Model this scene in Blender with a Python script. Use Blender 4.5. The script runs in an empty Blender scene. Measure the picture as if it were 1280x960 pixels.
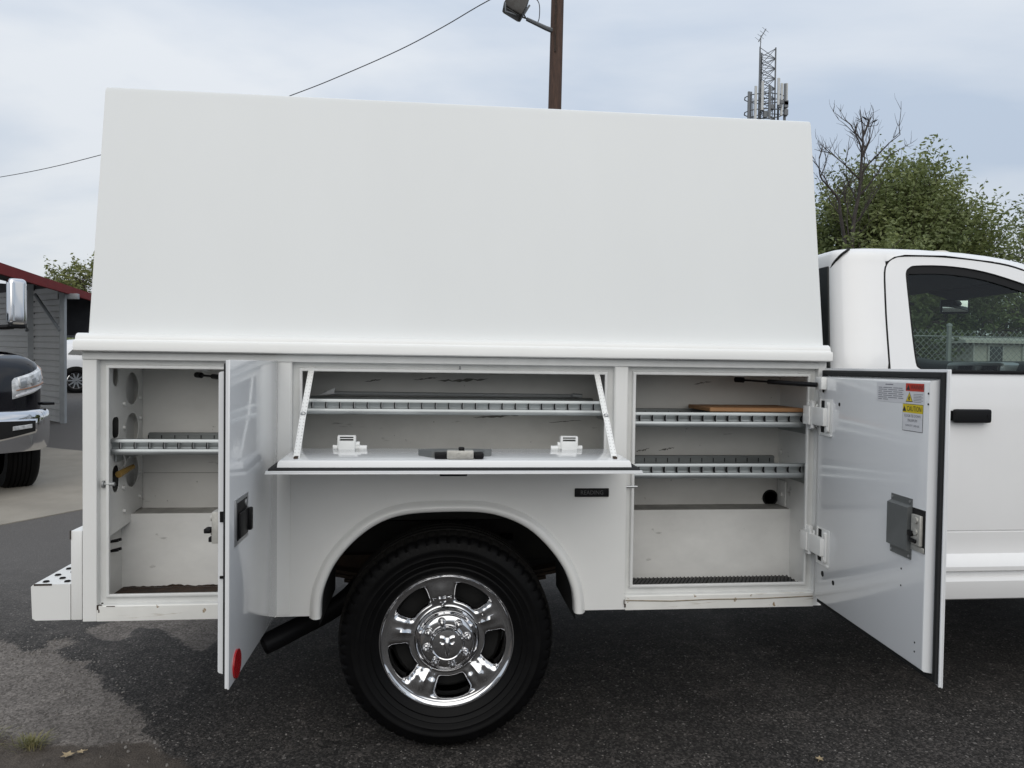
import bpy, bmesh, math, random
import numpy as np
from mathutils import Vector, Matrix, noise
from mathutils.geometry import tessellate_polygon
random.seed(7)
S = bpy.context.scene
COL = S.collection
PI = math.pi

# ------------------------------------------------------------------ camera
cam = bpy.data.cameras.new('camera')
cam.sensor_fit = 'HORIZONTAL'; cam.sensor_width = 36.0
cam.lens = 36.0 * 940 / 1280
cam.clip_start = 0.05; cam.clip_end = 3000
co = bpy.data.objects.new('camera', cam); COL.objects.link(co)
RGT = Vector((0.99443, -0.10458, 0.01336)); DWN = Vector((0.01059, -0.02697, -0.99958)); FWD = Vector((0.1049, 0.99415, -0.02571))
m = Matrix.Identity(4)
for i in range(3):
    m[i][0] = RGT[i]; m[i][1] = -DWN[i]; m[i][2] = -FWD[i]
m.translation = (-0.0708, -2.788, 1.473)
co.matrix_world = m
S.camera = co

# ------------------------------------------------------------------ sky, sun, exposure
SUN_EL, SUN_AZ = math.radians(40), math.radians(186)      # azimuth clockwise from +Y: the sun stands behind the camera
world = bpy.data.worlds.new('World'); S.world = world; world.use_nodes = True
nt = world.node_tree; N = nt.nodes; LK = nt.links
N.clear()
out = N.new('ShaderNodeOutputWorld'); bg = N.new('ShaderNodeBackground')
sky = N.new('ShaderNodeTexSky'); sky.sky_type = 'NISHITA'; sky.sun_disc = False
sky.sun_elevation = SUN_EL; sky.sun_rotation = SUN_AZ; sky.air_density = 1.3; sky.dust_density = 1.5
tc = N.new('ShaderNodeTexCoord'); sep = N.new('ShaderNodeSeparateXYZ')
LK.new(tc.outputs['Generated'], sep.inputs[0])
# cloud layer laid on a plane overhead: direction / (height + offset)
zc = N.new('ShaderNodeMath'); zc.operation = 'MAXIMUM'; zc.inputs[1].default_value = 0.0; LK.new(sep.outputs[2], zc.inputs[0])
za = N.new('ShaderNodeMath'); za.operation = 'ADD'; za.inputs[1].default_value = 0.30; LK.new(zc.outputs[0], za.inputs[0])
dx = N.new('ShaderNodeMath'); dx.operation = 'DIVIDE'; LK.new(sep.outputs[0], dx.inputs[0]); LK.new(za.outputs[0], dx.inputs[1])
dy = N.new('ShaderNodeMath'); dy.operation = 'DIVIDE'; LK.new(sep.outputs[1], dy.inputs[0]); LK.new(za.outputs[0], dy.inputs[1])
cmb = N.new('ShaderNodeCombineXYZ'); LK.new(dx.outputs[0], cmb.inputs[0]); LK.new(dy.outputs[0], cmb.inputs[1])
mp = N.new('ShaderNodeMapping'); mp.inputs['Scale'].default_value = (0.55, 0.9, 1); mp.inputs['Rotation'].default_value = (0, 0, 0.5); mp.inputs['Location'].default_value = (3.3, 1.7, 0)
LK.new(cmb.outputs[0], mp.inputs['Vector'])
n1 = N.new('ShaderNodeTexNoise'); n1.inputs['Scale'].default_value = 1.5; n1.inputs['Detail'].default_value = 7; n1.inputs['Roughness'].default_value = 0.5; n1.inputs['Distortion'].default_value = 0.35
LK.new(mp.outputs[0], n1.inputs['Vector'])
ramp = N.new('ShaderNodeValToRGB'); LK.new(n1.outputs['Fac'], ramp.inputs[0])
ramp.color_ramp.elements[0].position = 0.40; ramp.color_ramp.elements[0].color = (5.2, 6.05, 7.3, 1)
ramp.color_ramp.elements[1].position = 0.62; ramp.color_ramp.elements[1].color = (8.0, 8.35, 8.8, 1)
# an overcast sky brightens evenly towards the zenith
zg = N.new('ShaderNodeMath'); zg.operation = 'MULTIPLY_ADD'; zg.inputs[1].default_value = 0.45; zg.inputs[2].default_value = 0.93; LK.new(zc.outputs[0], zg.inputs[0])
cm = N.new('ShaderNodeVectorMath'); cm.operation = 'SCALE'; LK.new(ramp.outputs[0], cm.inputs[0]); LK.new(zg.outputs[0], cm.inputs['Scale'])
mix = N.new('ShaderNodeMixRGB'); mix.inputs[0].default_value = 0.92
LK.new(sky.outputs[0], mix.inputs[1]); LK.new(cm.outputs[0], mix.inputs[2])
LK.new(mix.outputs[0], bg.inputs['Color']); bg.inputs['Strength'].default_value = 0.0905
LK.new(bg.outputs[0], out.inputs[0])
sl = bpy.data.lights.new('sun', 'SUN'); sl.energy = 1.3; sl.angle = math.radians(75); sl.color = (1.0, 0.93, 0.82)
so = bpy.data.objects.new('sun', sl); COL.objects.link(so); so.location = (0, -10, 20)
sd = Vector((math.sin(SUN_AZ) * math.cos(SUN_EL), math.cos(SUN_AZ) * math.cos(SUN_EL), math.sin(SUN_EL)))
so.rotation_euler = sd.to_track_quat('Z', 'Y').to_euler()
S.view_settings.view_transform = 'Standard'; S.view_settings.look = 'None'; S.view_settings.exposure = 0.10; S.view_settings.gamma = 1.0
S.view_settings.use_curve_mapping = False

# ------------------------------------------------------------------ materials
def mat(name, col, rough=0.5, metal=0.0, var=0.0, vscale=6.0, bump=0.0, bscale=60.0, coat=0.0, stretch=(1, 1, 1), col2=None, rvar=0.0, spec=None):
    m = bpy.data.materials.new(name); m.use_nodes = True
    t = m.node_tree; b = t.nodes['Principled BSDF']
    b.inputs['Base Color'].default_value = (*col, 1); b.inputs['Roughness'].default_value = rough; b.inputs['Metallic'].default_value = metal
    b.inputs['Coat Weight'].default_value = coat; b.inputs['Coat Roughness'].default_value = 0.06
    if spec is not None: b.inputs['Specular IOR Level'].default_value = spec
    tc = t.nodes.new('ShaderNodeTexCoord'); mp = t.nodes.new('ShaderNodeMapping'); mp.inputs['Scale'].default_value = stretch
    t.links.new(tc.outputs['Object'], mp.inputs[0])
    if var or col2 or rvar:
        n = t.nodes.new('ShaderNodeTexNoise'); n.inputs['Scale'].default_value = vscale; n.inputs['Detail'].default_value = 6; n.inputs['Roughness'].default_value = 0.6
        t.links.new(mp.outputs[0], n.inputs['Vector'])
        r = t.nodes.new('ShaderNodeValToRGB'); r.color_ramp.elements[0].position = 0.32; r.color_ramp.elements[1].position = 0.68
        c2 = col2 if col2 else tuple(c * (1 - var) for c in col)
        r.color_ramp.elements[0].color = (*c2, 1); r.color_ramp.elements[1].color = (*col, 1)
        t.links.new(n.outputs['Fac'], r.inputs[0]); t.links.new(r.outputs[0], b.inputs['Base Color'])
        if rvar:
            ma = t.nodes.new('ShaderNodeMath'); ma.operation = 'MULTIPLY_ADD'; ma.inputs[1].default_value = rvar; ma.inputs[2].default_value = rough - rvar / 2
            t.links.new(n.outputs['Fac'], ma.inputs[0]); t.links.new(ma.outputs[0], b.inputs['Roughness'])
    if bump:
        n2 = t.nodes.new('ShaderNodeTexNoise'); n2.inputs['Scale'].default_value = bscale; n2.inputs['Detail'].default_value = 4
        t.links.new(mp.outputs[0], n2.inputs['Vector'])
        bp = t.nodes.new('ShaderNodeBump'); bp.inputs['Strength'].default_value = bump; bp.inputs['Distance'].default_value = 0.01
        t.links.new(n2.outputs['Fac'], bp.inputs['Height']); t.links.new(bp.outputs[0], b.inputs['Normal'])
    return m

def scuffed(name, col, dirt=(0.10, 0.09, 0.075), amount=0.60, rough=0.45, scale=(3, 3, 14), low=0.0):
    """painted steel with thin scrapes, specks and a faint grey film"""
    m = bpy.data.materials.new(name); m.use_nodes = True
    t = m.node_tree; b = t.nodes['Principled BSDF']; b.inputs['Roughness'].default_value = rough
    tc = t.nodes.new('ShaderNodeTexCoord')
    def noise_mask(sc, scale, lo, hi, det=5, rg=0.6):
        mp = t.nodes.new('ShaderNodeMapping'); mp.inputs['Scale'].default_value = sc; t.links.new(tc.outputs['Object'], mp.inputs[0])
        n = t.nodes.new('ShaderNodeTexNoise'); n.inputs['Scale'].default_value = scale; n.inputs['Detail'].default_value = det; n.inputs['Roughness'].default_value = rg
        t.links.new(mp.outputs[0], n.inputs['Vector'])
        r = t.nodes.new('ShaderNodeMapRange'); r.inputs['From Min'].default_value = lo; r.inputs['From Max'].default_value = hi
        t.links.new(n.outputs['Fac'], r.inputs['Value']); return r.outputs[0]
    def mixc(a, c2, f):
        x = t.nodes.new('ShaderNodeMixRGB'); t.links.new(f, x.inputs[0])
        if isinstance(a, tuple): x.inputs[1].default_value = (*a, 1)
        else: t.links.new(a, x.inputs[1])
        x.inputs[2].default_value = (*c2, 1); return x.outputs[0]
    film = mixc(col, tuple(c * 0.80 for c in col), noise_mask((1, 1, 1.6), 2.6, 0.42, 0.75))
    c = mixc(film, dirt, noise_mask(scale, 1.6, amount + 0.06, amount + 0.17))
    c = mixc(c, dirt, noise_mask((1, 1, 1), 26, amount + 0.13, amount + 0.17, 3))
    t.links.new(c, b.inputs['Base Color'])
    return m

def glass_mat(name, tint, refl=0.05):
    m = bpy.data.materials.new(name); m.use_nodes = True
    t = m.node_tree; t.nodes.clear()
    o = t.nodes.new('ShaderNodeOutputMaterial'); mx = t.nodes.new('ShaderNodeMixShader'); tr = t.nodes.new('ShaderNodeBsdfTransparent'); gl = t.nodes.new('ShaderNodeBsdfGlossy'); fr = t.nodes.new('ShaderNodeFresnel')
    t.nodes.remove(fr); fr = t.nodes.new('ShaderNodeLayerWeight'); fr.inputs['Blend'].default_value = 0.5
    pw = t.nodes.new('ShaderNodeMath'); pw.operation = 'POWER'; pw.inputs[1].default_value = 4.5; t.links.new(fr.outputs['Facing'], pw.inputs[0])
    mr = t.nodes.new('ShaderNodeMath'); mr.operation = 'MULTIPLY_ADD'; mr.inputs[1].default_value = 0.7; mr.inputs[2].default_value = refl; t.links.new(pw.outputs[0], mr.inputs[0])
    tr.inputs[0].default_value = (*tint, 1); gl.inputs['Roughness'].default_value = 0.01
    t.links.new(mr.outputs[0], mx.inputs[0]); t.links.new(tr.outputs[0], mx.inputs[1]); t.links.new(gl.outputs[0], mx.inputs[2]); t.links.new(mx.outputs[0], o.inputs[0])
    return m

M = {}
M['canopy'] = mat('canopy white paint', (0.735, 0.75, 0.745), 0.45, var=0.035, vscale=1.3, bump=0.04, bscale=1.6, stretch=(1, 1, 0.35))
M['white'] = mat('white enamel', (0.79, 0.79, 0.77), 0.28, var=0.05, vscale=2.5, coat=0.4, bump=0.01, bscale=4)
M['gloss'] = mat('glossy door paint', (0.76, 0.77, 0.78), 0.16, var=0.04, vscale=2.0, coat=0.7, bump=0.02, bscale=3.0)
M['cabw'] = mat('cab white paint', (0.82, 0.82, 0.82), 0.22, var=0.02, coat=0.6)
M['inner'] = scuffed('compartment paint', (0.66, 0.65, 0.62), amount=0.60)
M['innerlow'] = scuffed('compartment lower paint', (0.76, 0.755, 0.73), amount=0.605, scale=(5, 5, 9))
M['sill'] = scuffed('sill paint', (0.78, 0.775, 0.74), dirt=(0.30, 0.22, 0.13), amount=0.55, scale=(2.5, 2.5, 60), rough=0.35)
M['lip'] = mat('opening lip paint', (0.72, 0.725, 0.71), 0.35, var=0.10, vscale=9)
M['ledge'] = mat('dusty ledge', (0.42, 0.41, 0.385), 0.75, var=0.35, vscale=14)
M['rust'] = mat('rusty floor', (0.055, 0.030, 0.018), 0.9, col2=(0.016, 0.011, 0.008), vscale=30, bump=0.6, bscale=90)
M['rubber'] = mat('black rubber', (0.010, 0.010, 0.011), 0.6, var=0.3, vscale=20, spec=0.2)
M['seal'] = mat('rubber seal', (0.022, 0.023, 0.024), 0.7, var=0.2, vscale=10, spec=0.25)
M['tyre'] = mat('tyre rubber', (0.0038, 0.0038, 0.0042), 0.5, var=0.4, vscale=14, rvar=0.2, spec=0.13)
M['tread'] = mat('tread rubber', (0.015, 0.014, 0.013), 0.85, var=0.4, vscale=30, spec=0.2)
M['chrome'] = mat('chrome', (0.70, 0.70, 0.71), 0.07, 1.0, rvar=0.05, vscale=9)
M['galv'] = mat('galvanised steel', (0.43, 0.455, 0.46), 0.40, 0.85, var=0.22, vscale=18, stretch=(0.3, 1, 1), rvar=0.2)
M['rail'] = mat('dull galvanised rail', (0.24, 0.255, 0.255), 0.45, 0.6, var=0.3, vscale=14, stretch=(0.3, 1, 1))
M['steel'] = mat('dull steel', (0.34, 0.35, 0.35), 0.5, 0.4, var=0.3, vscale=30)
M['plate'] = mat('grey zinc cover', (0.17, 0.18, 0.18), 0.5, 0.35, var=0.2, vscale=8)
M['zinc'] = mat('pale cast zinc', (0.55, 0.54, 0.50), 0.5, 0.4, var=0.25, vscale=40)
M['black'] = mat('black plastic', (0.008, 0.008, 0.009), 0.45, var=0.2, spec=0.18)
M['void'] = mat('dark void', (0.006, 0.006, 0.006), 0.9, var=0.2)
M['under'] = mat('underbody paint', (0.02, 0.019, 0.018), 0.8, var=0.4, vscale=8)
M['ruststeel'] = mat('rusted chassis steel', (0.055, 0.035, 0.022), 0.85, col2=(0.02, 0.015, 0.012), vscale=12)
M['wood'] = mat('pine board', (0.36, 0.19, 0.085), 0.6, col2=(0.24, 0.12, 0.05), vscale=5, stretch=(1, 14, 14))
M['pole'] = mat('creosoted pole', (0.105, 0.06, 0.042), 0.85, col2=(0.045, 0.028, 0.022), vscale=5, stretch=(9, 9, 0.7), bump=0.4, bscale=14)
M['red'] = mat('red reflector', (0.45, 0.01, 0.015), 0.25, coat=0.5, var=0.1)
M['redroof'] = mat('red roof trim', (0.20, 0.014, 0.014), 0.7, var=0.2, vscale=3, spec=0.15)
M['siding'] = mat('grey siding', (0.52, 0.515, 0.50), 0.55, var=0.12, vscale=3)
M['carpost'] = mat('galvanised post', (0.34, 0.355, 0.365), 0.5, 0.3, var=0.15)
M['darkin'] = mat('carport dark interior', (0.05, 0.05, 0.055), 0.8, var=0.3)  # near-black: the darkness inside the carport is put into the colour
M['blackpaint'] = mat('black car paint', (0.005, 0.005, 0.008), 0.08, coat=0.25, var=0.1)
M['carwhite'] = mat('white car paint', (0.74, 0.75, 0.77), 0.2, coat=0.8, var=0.03)
M['glassdark'] = mat('dark window glass', (0.012, 0.016, 0.016), 0.06, var=0.1, coat=0.6)
M['glass'] = glass_mat('clear cab glass', (0.66, 0.72, 0.69), 0.035)
M['wshield'] = glass_mat('windshield glass', (0.74, 0.84, 0.79), 0.03)
M['lamp'] = mat('lamp lens', (0.78, 0.79, 0.80), 0.12, 0.15, col2=(0.34, 0.35, 0.36), vscale=20, coat=1.0)
M['amber'] = mat('amber lens', (0.40, 0.20, 0.11), 0.25, coat=0.6, var=0.15)
M['cream'] = mat('cream marker lens', (0.66, 0.60, 0.48), 0.35, coat=0.4, var=0.1)
M['dash'] = mat('dashboard vinyl', (0.022, 0.025, 0.026), 0.6, var=0.2, vscale=20, spec=0.3)
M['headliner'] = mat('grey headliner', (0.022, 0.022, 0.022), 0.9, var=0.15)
M['silver'] = mat('silver trim', (0.42, 0.43, 0.44), 0.3, 0.7, var=0.1)
M['screen'] = mat('dark screen', (0.02, 0.022, 0.024), 0.08, var=0.1)
M['tint'] = glass_mat('tinted rear glass', (0.16, 0.17, 0.17), 0.02)
M['mirror'] = mat('mirror glass', (0.85, 0.87, 0.86), 0.02, 1.0, var=0.02)
M['bark'] = mat('bark', (0.075, 0.058, 0.045), 0.9, var=0.5, vscale=9, bump=0.5, bscale=20)
M['deadbark'] = mat('dead bark', (0.068, 0.058, 0.053), 0.9, var=0.45, vscale=9, bump=0.5, bscale=20)
M['galvwire'] = mat('fence wire', (0.27, 0.285, 0.275), 0.5, 0.3, var=0.1)
M['shed'] = mat('shed wall', (0.5, 0.49, 0.45), 0.6, var=0.1)
M['tower'] = mat('tower steel', (0.17, 0.18, 0.19), 0.6, 0.3, var=0.1)
M['antenna'] = mat('antenna panels', (0.55, 0.56, 0.55), 0.5, var=0.15)
M['wire'] = mat('cable', (0.03, 0.03, 0.035), 0.6, var=0.1)
M['lampbody'] = mat('floodlight casing', (0.065, 0.065, 0.06), 0.6, col2=(0.035, 0.03, 0.026), vscale=8)
M['stk_white'] = mat('sticker paper', (0.70, 0.70, 0.72), 0.4, var=0.02)
M['stk_red'] = mat('sticker red', (0.55, 0.035, 0.02), 0.4, var=0.05)
M['stk_yellow'] = mat('sticker yellow', (0.72, 0.56, 0.02), 0.4, var=0.05)
M['ink'] = mat('printed ink', (0.02, 0.02, 0.025), 0.5, var=0.05)
M['inkgrey'] = mat('faint ink', (0.22, 0.22, 0.25), 0.5, var=0.05)
M['concrete'] = mat('apron concrete', (0.30, 0.272, 0.228), 0.85, var=0.22, vscale=2.2, bump=0.25, bscale=70)
M['grass'] = mat('dry grass blades', (0.24, 0.21, 0.10), 0.8, col2=(0.12, 0.13, 0.045), vscale=20)
M['leafdry'] = mat('dry leaf', (0.42, 0.33, 0.20), 0.7, var=0.3, vscale=60)
M['bird'] = mat('dark plumage', (0.02, 0.02, 0.022), 0.7, var=0.2)
def leaf_mat(name, a, b):
    m = mat(name, a, 0.55, col2=b, vscale=1.3)
    t = m.node_tree; bs = t.nodes['Principled BSDF']; o = [n for n in t.nodes if n.type == 'OUTPUT_MATERIAL'][0]
    tl = t.nodes.new('ShaderNodeBsdfTranslucent'); mx = t.nodes.new('ShaderNodeMixShader'); mx.inputs[0].default_value = 0.3
    src = bs.inputs['Base Color'].links[0].from_socket
    t.links.new(src, tl.inputs[0]); t.links.new(bs.outputs[0], mx.inputs[1]); t.links.new(tl.outputs[0], mx.inputs[2]); t.links.new(mx.outputs[0], o.inputs[0])
    return m
M['leaf'] = leaf_mat('tree leaves', (0.25, 0.285, 0.105), (0.11, 0.145, 0.055))
M['leaf2'] = leaf_mat('pale tree leaves', (0.24, 0.25, 0.08), (0.11, 0.135, 0.045))
M['leaf3'] = leaf_mat('shrub leaves', (0.12, 0.15, 0.035), (0.035, 0.055, 0.018))

# ------------------------------------------------------------------ object helpers
ORG = {}          # world origin of every object while it is being built
def thing(name, label, cat, loc=(0, 0, 0), group=None):
    o = bpy.data.objects.new(name, None); COL.objects.link(o); o.location = loc; o.empty_display_size = 0.3
    o['label'] = label; o['category'] = cat
    if group: o['group'] = group
    ORG[o.name] = Vector(loc); return o
def tag(o, label, cat=None, group=None):
    o['label'] = label
    if cat: o['category'] = cat
    if group: o['group'] = group
    return o
def build(name, bm, mats, parent=None, smooth=32, kind=None, label=None):
    if not isinstance(mats, (list, tuple)): mats = [mats]
    bmesh.ops.recalc_face_normals(bm, faces=bm.faces)
    vs = [v.co for v in bm.verts]
    lo = Vector([min(v[i] for v in vs) for i in range(3)]); hi = Vector([max(v[i] for v in vs) for i in range(3)])
    c = (lo + hi) / 2
    if parent is None: c.z = lo.z
    bmesh.ops.translate(bm, verts=bm.verts, vec=-c)
    me = bpy.data.meshes.new(name); bm.to_mesh(me); bm.free()
    for mm in mats: me.materials.append(M[mm] if isinstance(mm, str) else mm)
    me.shade_smooth(); me.set_sharp_from_angle(angle=math.radians(smooth))
    o = bpy.data.objects.new(name, me); COL.objects.link(o)
    ORG[o.name] = c
    if parent: o.parent = parent; o.location = c - ORG[parent.name]
    else: o.location = c
    if kind: o['kind'] = kind
    if label: o['label'] = label
    return o
def copy_tree(o, parent=None):
    c = o.copy(); COL.objects.link(c); c.parent = parent
    ORG[c.name] = ORG[o.name].copy()
    for ch in list(o.children): copy_tree(ch, c)
    return c
def B(): return bmesh.new()
def addfaces(bm, vs, fs, mi=0):
    bv = [bm.verts.new(v) for v in vs]
    for f in fs:
        try:
            ff = bm.faces.new([bv[i] for i in f]); ff.material_index = mi
        except ValueError: pass
    return bv
def box(bm, x0, x1, y0, y1, z0, z1, bev=0.0, seg=2, mi=0, f=None):
    t = bmesh.new()
    vs = [(x, y, z) for x in (x0, x1) for y in (y0, y1) for z in (z0, z1)]
    addfaces(t, vs, [(0, 1, 3, 2), (4, 6, 7, 5), (0, 4, 5, 1), (2, 3, 7, 6), (0, 2, 6, 4), (1, 5, 7, 3)], mi)
    bmesh.ops.recalc_face_normals(t, faces=t.faces)
    if bev:
        bev = min(bev, 0.49 * min(abs(x1 - x0), abs(y1 - y0), abs(z1 - z0)))
        bmesh.ops.bevel(t, geom=list(t.edges), offset=bev, segments=seg, affect='EDGES', profile=0.6)
    merge(bm, t, f, mi); return bm
def merge(bm, t, f=None, mi=None):
    vm = {}
    for v in t.verts: vm[v] = bm.verts.new(f(v.co) if f else v.co)
    for fc in t.faces:
        try:
            nf = bm.faces.new([vm[v] for v in fc.verts]); nf.material_index = fc.material_index if mi is None else mi
        except ValueError: pass
    t.free()
def prism(bm, prof, axis, a, b, mi=0, cap=True):
    """closed profile of 2D points pushed along an axis; axis 0: (y,z), 1: (x,z), 2: (x,y)"""
    def P(p, t):
        return [(t, p[0], p[1]), (p[0], t, p[1]), (p[0], p[1], t)][axis]
    n = len(prof)
    v = [bm.verts.new(P(p, a)) for p in prof] + [bm.verts.new(P(p, b)) for p in prof]
    for i in range(n):
        j = (i + 1) % n
        bm.faces.new([v[i], v[j], v[n + j], v[n + i]]).material_index = mi
    if cap:
        tri = tessellate_polygon([[Vector((p[0], p[1], 0)) for p in prof]])
        for t in tri:
            for k in (0, n):
                try: bm.faces.new([v[k + i] for i in t]).material_index = mi
                except ValueError: pass
def loft(bm, rows, closed=False, mi=0, capends=False):
    vs = [[bm.verts.new(p) for p in r] for r in rows]
    for a, b in zip(vs, vs[1:]):
        n = len(a)
        for i in range(n if closed else n - 1):
            j = (i + 1) % n
            try: bm.faces.new([a[i], a[j], b[j], b[i]]).material_index = mi
            except ValueError: pass
    if capends:
        for r in (vs[0], vs[-1]):
            try: bm.faces.new(r).material_index = mi
            except ValueError: pass
    return vs
def tube(bm, pts, r, n=8, mi=0, cap=True):
    pts = [Vector(p) for p in pts]; rs = r if isinstance(r, (list, tuple)) else [r] * len(pts)
    rows = []; up = None
    for i, p in enumerate(pts):
        d = (pts[min(i + 1, len(pts) - 1)] - pts[max(i - 1, 0)]).normalized()
        if up is None or abs(up.dot(d)) > 0.97: up = Vector((0, 0, 1)) if abs(d.z) < 0.9 else Vector((1, 0, 0))
        s = d.cross(up).normalized(); u = s.cross(d).normalized(); up = u
        rows.append([p + rs[i] * (math.cos(2 * PI * k / n) * s + math.sin(2 * PI * k / n) * u) for k in range(n)])
    loft(bm, rows, True, mi, cap)
def lathe(bm, prof, n, c=(0, 0, 0), axis=1, sgn=1, mi=0, mod=None, cap=True):
    """prof: (radius, offset along axis)"""
    rows = []
    for r, o in prof:
        row = []
        for k in range(n):
            a = 2 * PI * k / n; rr, oo = (r, o) if mod is None else mod(r, o, k)
            if axis == 1: p = (c[0] + rr * math.cos(a), c[1] + sgn * oo, c[2] + rr * math.sin(a))
            elif axis == 2: p = (c[0] + rr * math.cos(a), c[1] + rr * math.sin(a), c[2] + sgn * oo)
            else: p = (c[0] + sgn * oo, c[1] + rr * math.cos(a), c[2] + rr * math.sin(a))
            row.append(p)
        rows.append(row)
    vs = loft(bm, rows, True, mi)
    for r, row in ((prof[0][0], vs[0]), (prof[-1][0], vs[-1])):
        if r > 1e-6 and cap:
            try: bm.faces.new(row).material_index = mi
            except ValueError: pass
def plate(bm, outer, holes, f, th, mi=0, nrm=(0, 1, 0)):
    """flat sheet with holes; f maps (a,b) to 3D, th is thickness along nrm"""
    t = bmesh.new(); edges = []
    for loop in [outer] + holes:
        vs = [t.verts.new((p[0], p[1], 0)) for p in loop]
        edges += [t.edges.new((vs[i], vs[(i + 1) % len(vs)])) for i in range(len(vs))]
    bmesh.ops.triangle_fill(t, use_beauty=True, use_dissolve=False, edges=edges)
    nv = Vector(nrm); vm0, vm1 = {}, {}
    for v in t.verts:
        p = Vector(f(v.co.x, v.co.y)); vm0[v] = bm.verts.new(p); vm1[v] = bm.verts.new(p + nv * th)
    for fc in t.faces:
        bm.faces.new([vm0[v] for v in fc.verts]).material_index = mi
        if th: bm.faces.new([vm1[v] for v in reversed(fc.verts)]).material_index = mi
    if th == 0:
        for v in vm1.values(): bm.verts.remove(v)
        t.free(); return
    for e in t.edges:
        if len(e.link_faces) == 1:
            a, b = e.verts
            bm.faces.new([vm0[a], vm0[b], vm1[b], vm1[a]]).material_index = mi
    t.free()
def rect(x0, x1, z0, z1, r=0.0, n=5):
    if r <= 0: return [(x0, z0), (x1, z0), (x1, z1), (x0, z1)]
    o = []
    for cx, cz, a0 in ((x1 - r, z0 + r, -90), (x1 - r, z1 - r, 0), (x0 + r, z1 - r, 90), (x0 + r, z0 + r, 180)):
        for k in range(n + 1):
            a = math.radians(a0 + 90 * k / n); o.append((cx + r * math.cos(a), cz + r * math.sin(a)))
    return o
def oval(cx, cz, a, b, n=24):
    return [(cx + a * math.cos(2 * PI * k / n), cz + b * math.sin(2 * PI * k / n)) for k in range(n)]
def smoothpts(pts, k=6, closed=False):
    """Catmull-Rom through the points"""
    P = [Vector(p) for p in pts]; n = len(P); o = []
    for i in range(n if closed else n - 1):
        g = (lambda j: P[j % n]) if closed else (lambda j: P[max(0, min(n - 1, j))])
        a, b, c, d = g(i - 1), g(i), g(i + 1), g(i + 2)
        for s in range(k):
            t = s / k
            o.append(0.5 * ((2 * b) + (c - a) * t + (2 * a - 5 * b + 4 * c - d) * t * t + (3 * b - a - 3 * c + d) * t ** 3))
    if not closed: o.append(P[-1])
    return o
def text_into(bm, body, size, f, mi, xs=1.0, th=0.0003):
    """flat lettering; f maps (a,b,depth) to 3D; returns width"""
    c = bpy.data.curves.new('lettering', 'FONT'); c.body = body; c.size = size; c.align_x = 'CENTER'; c.align_y = 'CENTER'
    c.resolution_u = 2
    o = bpy.data.objects.new('lettering', c); COL.objects.link(o)
    me = bpy.data.meshes.new_from_object(o)
    bpy.data.objects.remove(o); bpy.data.curves.remove(c)
    vs = [bm.verts.new(f(v.co.x * xs, v.co.y, th)) for v in me.vertices]
    for p in me.polygons:
        try: bm.faces.new([vs[i] for i in p.vertices]).material_index = mi
        except ValueError: pass
    bpy.data.meshes.remove(me)

def ground_z(x, y):
    return 0.0 if y < 4 else 0.04 * (min(y, 40) - 4)

# ------------------------------------------------------------------ ground
def poly_sd(P, poly):
    """signed distance (positive inside) of points P (n,2) to a polygon"""
    poly = np.array(poly, float); n = len(poly); d = np.full(len(P), 1e9); ins = np.zeros(len(P), bool)
    for i in range(n):
        a, b = poly[i], poly[(i + 1) % n]; ab = b - a
        t = np.clip(((P - a) @ ab) / max(ab @ ab, 1e-12), 0, 1)
        d = np.minimum(d, np.linalg.norm(P - (a + t[:, None] * ab), axis=1))
        c = (a[1] > P[:, 1]) != (b[1] > P[:, 1])
        with np.errstate(divide='ignore', invalid='ignore'):
            xi = (b[0] - a[0]) * (P[:, 1] - a[1]) / (b[1] - a[1]) + a[0]
        ins ^= c & (P[:, 0] < xi)
    return np.where(ins, d, -d)
def axis_coords(lo, hi, step, far):
    c = list(np.arange(lo, hi + 1e-6, step)); d = step; x = hi
    up = []
    while x < far: d *= 1.35; x += d; up.append(x)
    d = step; x = lo; dn = []
    while x > -far: d *= 1.35; x -= d; dn.append(x)
    return np.array(dn[::-1] + c + up)
gx = axis_coords(-5.2, 4.6, 0.034, 900); gy = axis_coords(-0.6, 9.0, 0.034, 900)
GX, GY = np.meshgrid(gx, gy); P2 = np.stack([GX.ravel(), GY.ravel()], 1)
GZ = np.where(P2[:, 1] < 4, 0, 0.04 * (np.minimum(P2[:, 1], 40) - 4))
near = (np.abs(P2[:, 0]) < 8) & (P2[:, 1] > -3) & (P2[:, 1] < 12)
WORN = [(-2.3, 1.35), (-2.18, 1.29), (-2.08, 1.2), (-2.03, 1.24), (-2.05, 1.35), (-1.96, 1.37), (-1.9, 1.29), (-1.98, 1.21), (-1.92, 1.11), (-1.82, 1.05), (-1.73, 1.05), (-1.64, 0.95), (-1.59, 0.83), (-1.48, 0.69), (-1.38, 0.58), (-1.29, 0.5), (-1.2, 0.34), (-1.11, 0.21), (-0.95, -0.1), (-1.0, -1.6), (-4.5, -1.6), (-4.5, 1.2), (-3.0, 1.5)]
STRIP = [(-1.94, 1.5), (-1.88, 1.56), (-1.82, 1.68), (-1.26, 1.75), (-1.0, 1.6), (-1.09, 1.34), (-1.21, 1.31), (-1.19, 1.09), (-1.29, 1.18), (-1.42, 1.33), (-1.56, 1.45), (-1.66, 1.5), (-1.69, 1.38), (-1.71, 1.31), (-1.8, 1.35)]
SOIL = [(-2.6, 0.36), (-1.74, 0.30), (-1.56, 0.23), (-1.43, 0.24), (-1.31, 0.21), (-1.19, 0.24), (-1.09, 0.17), (-0.9, 0.0), (-0.8, -1.6), (-4.5, -1.6), (-4.5, 0.4)]
wn = np.zeros(len(P2)); sn = np.zeros(len(P2)); Pn = P2[near]
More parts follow.
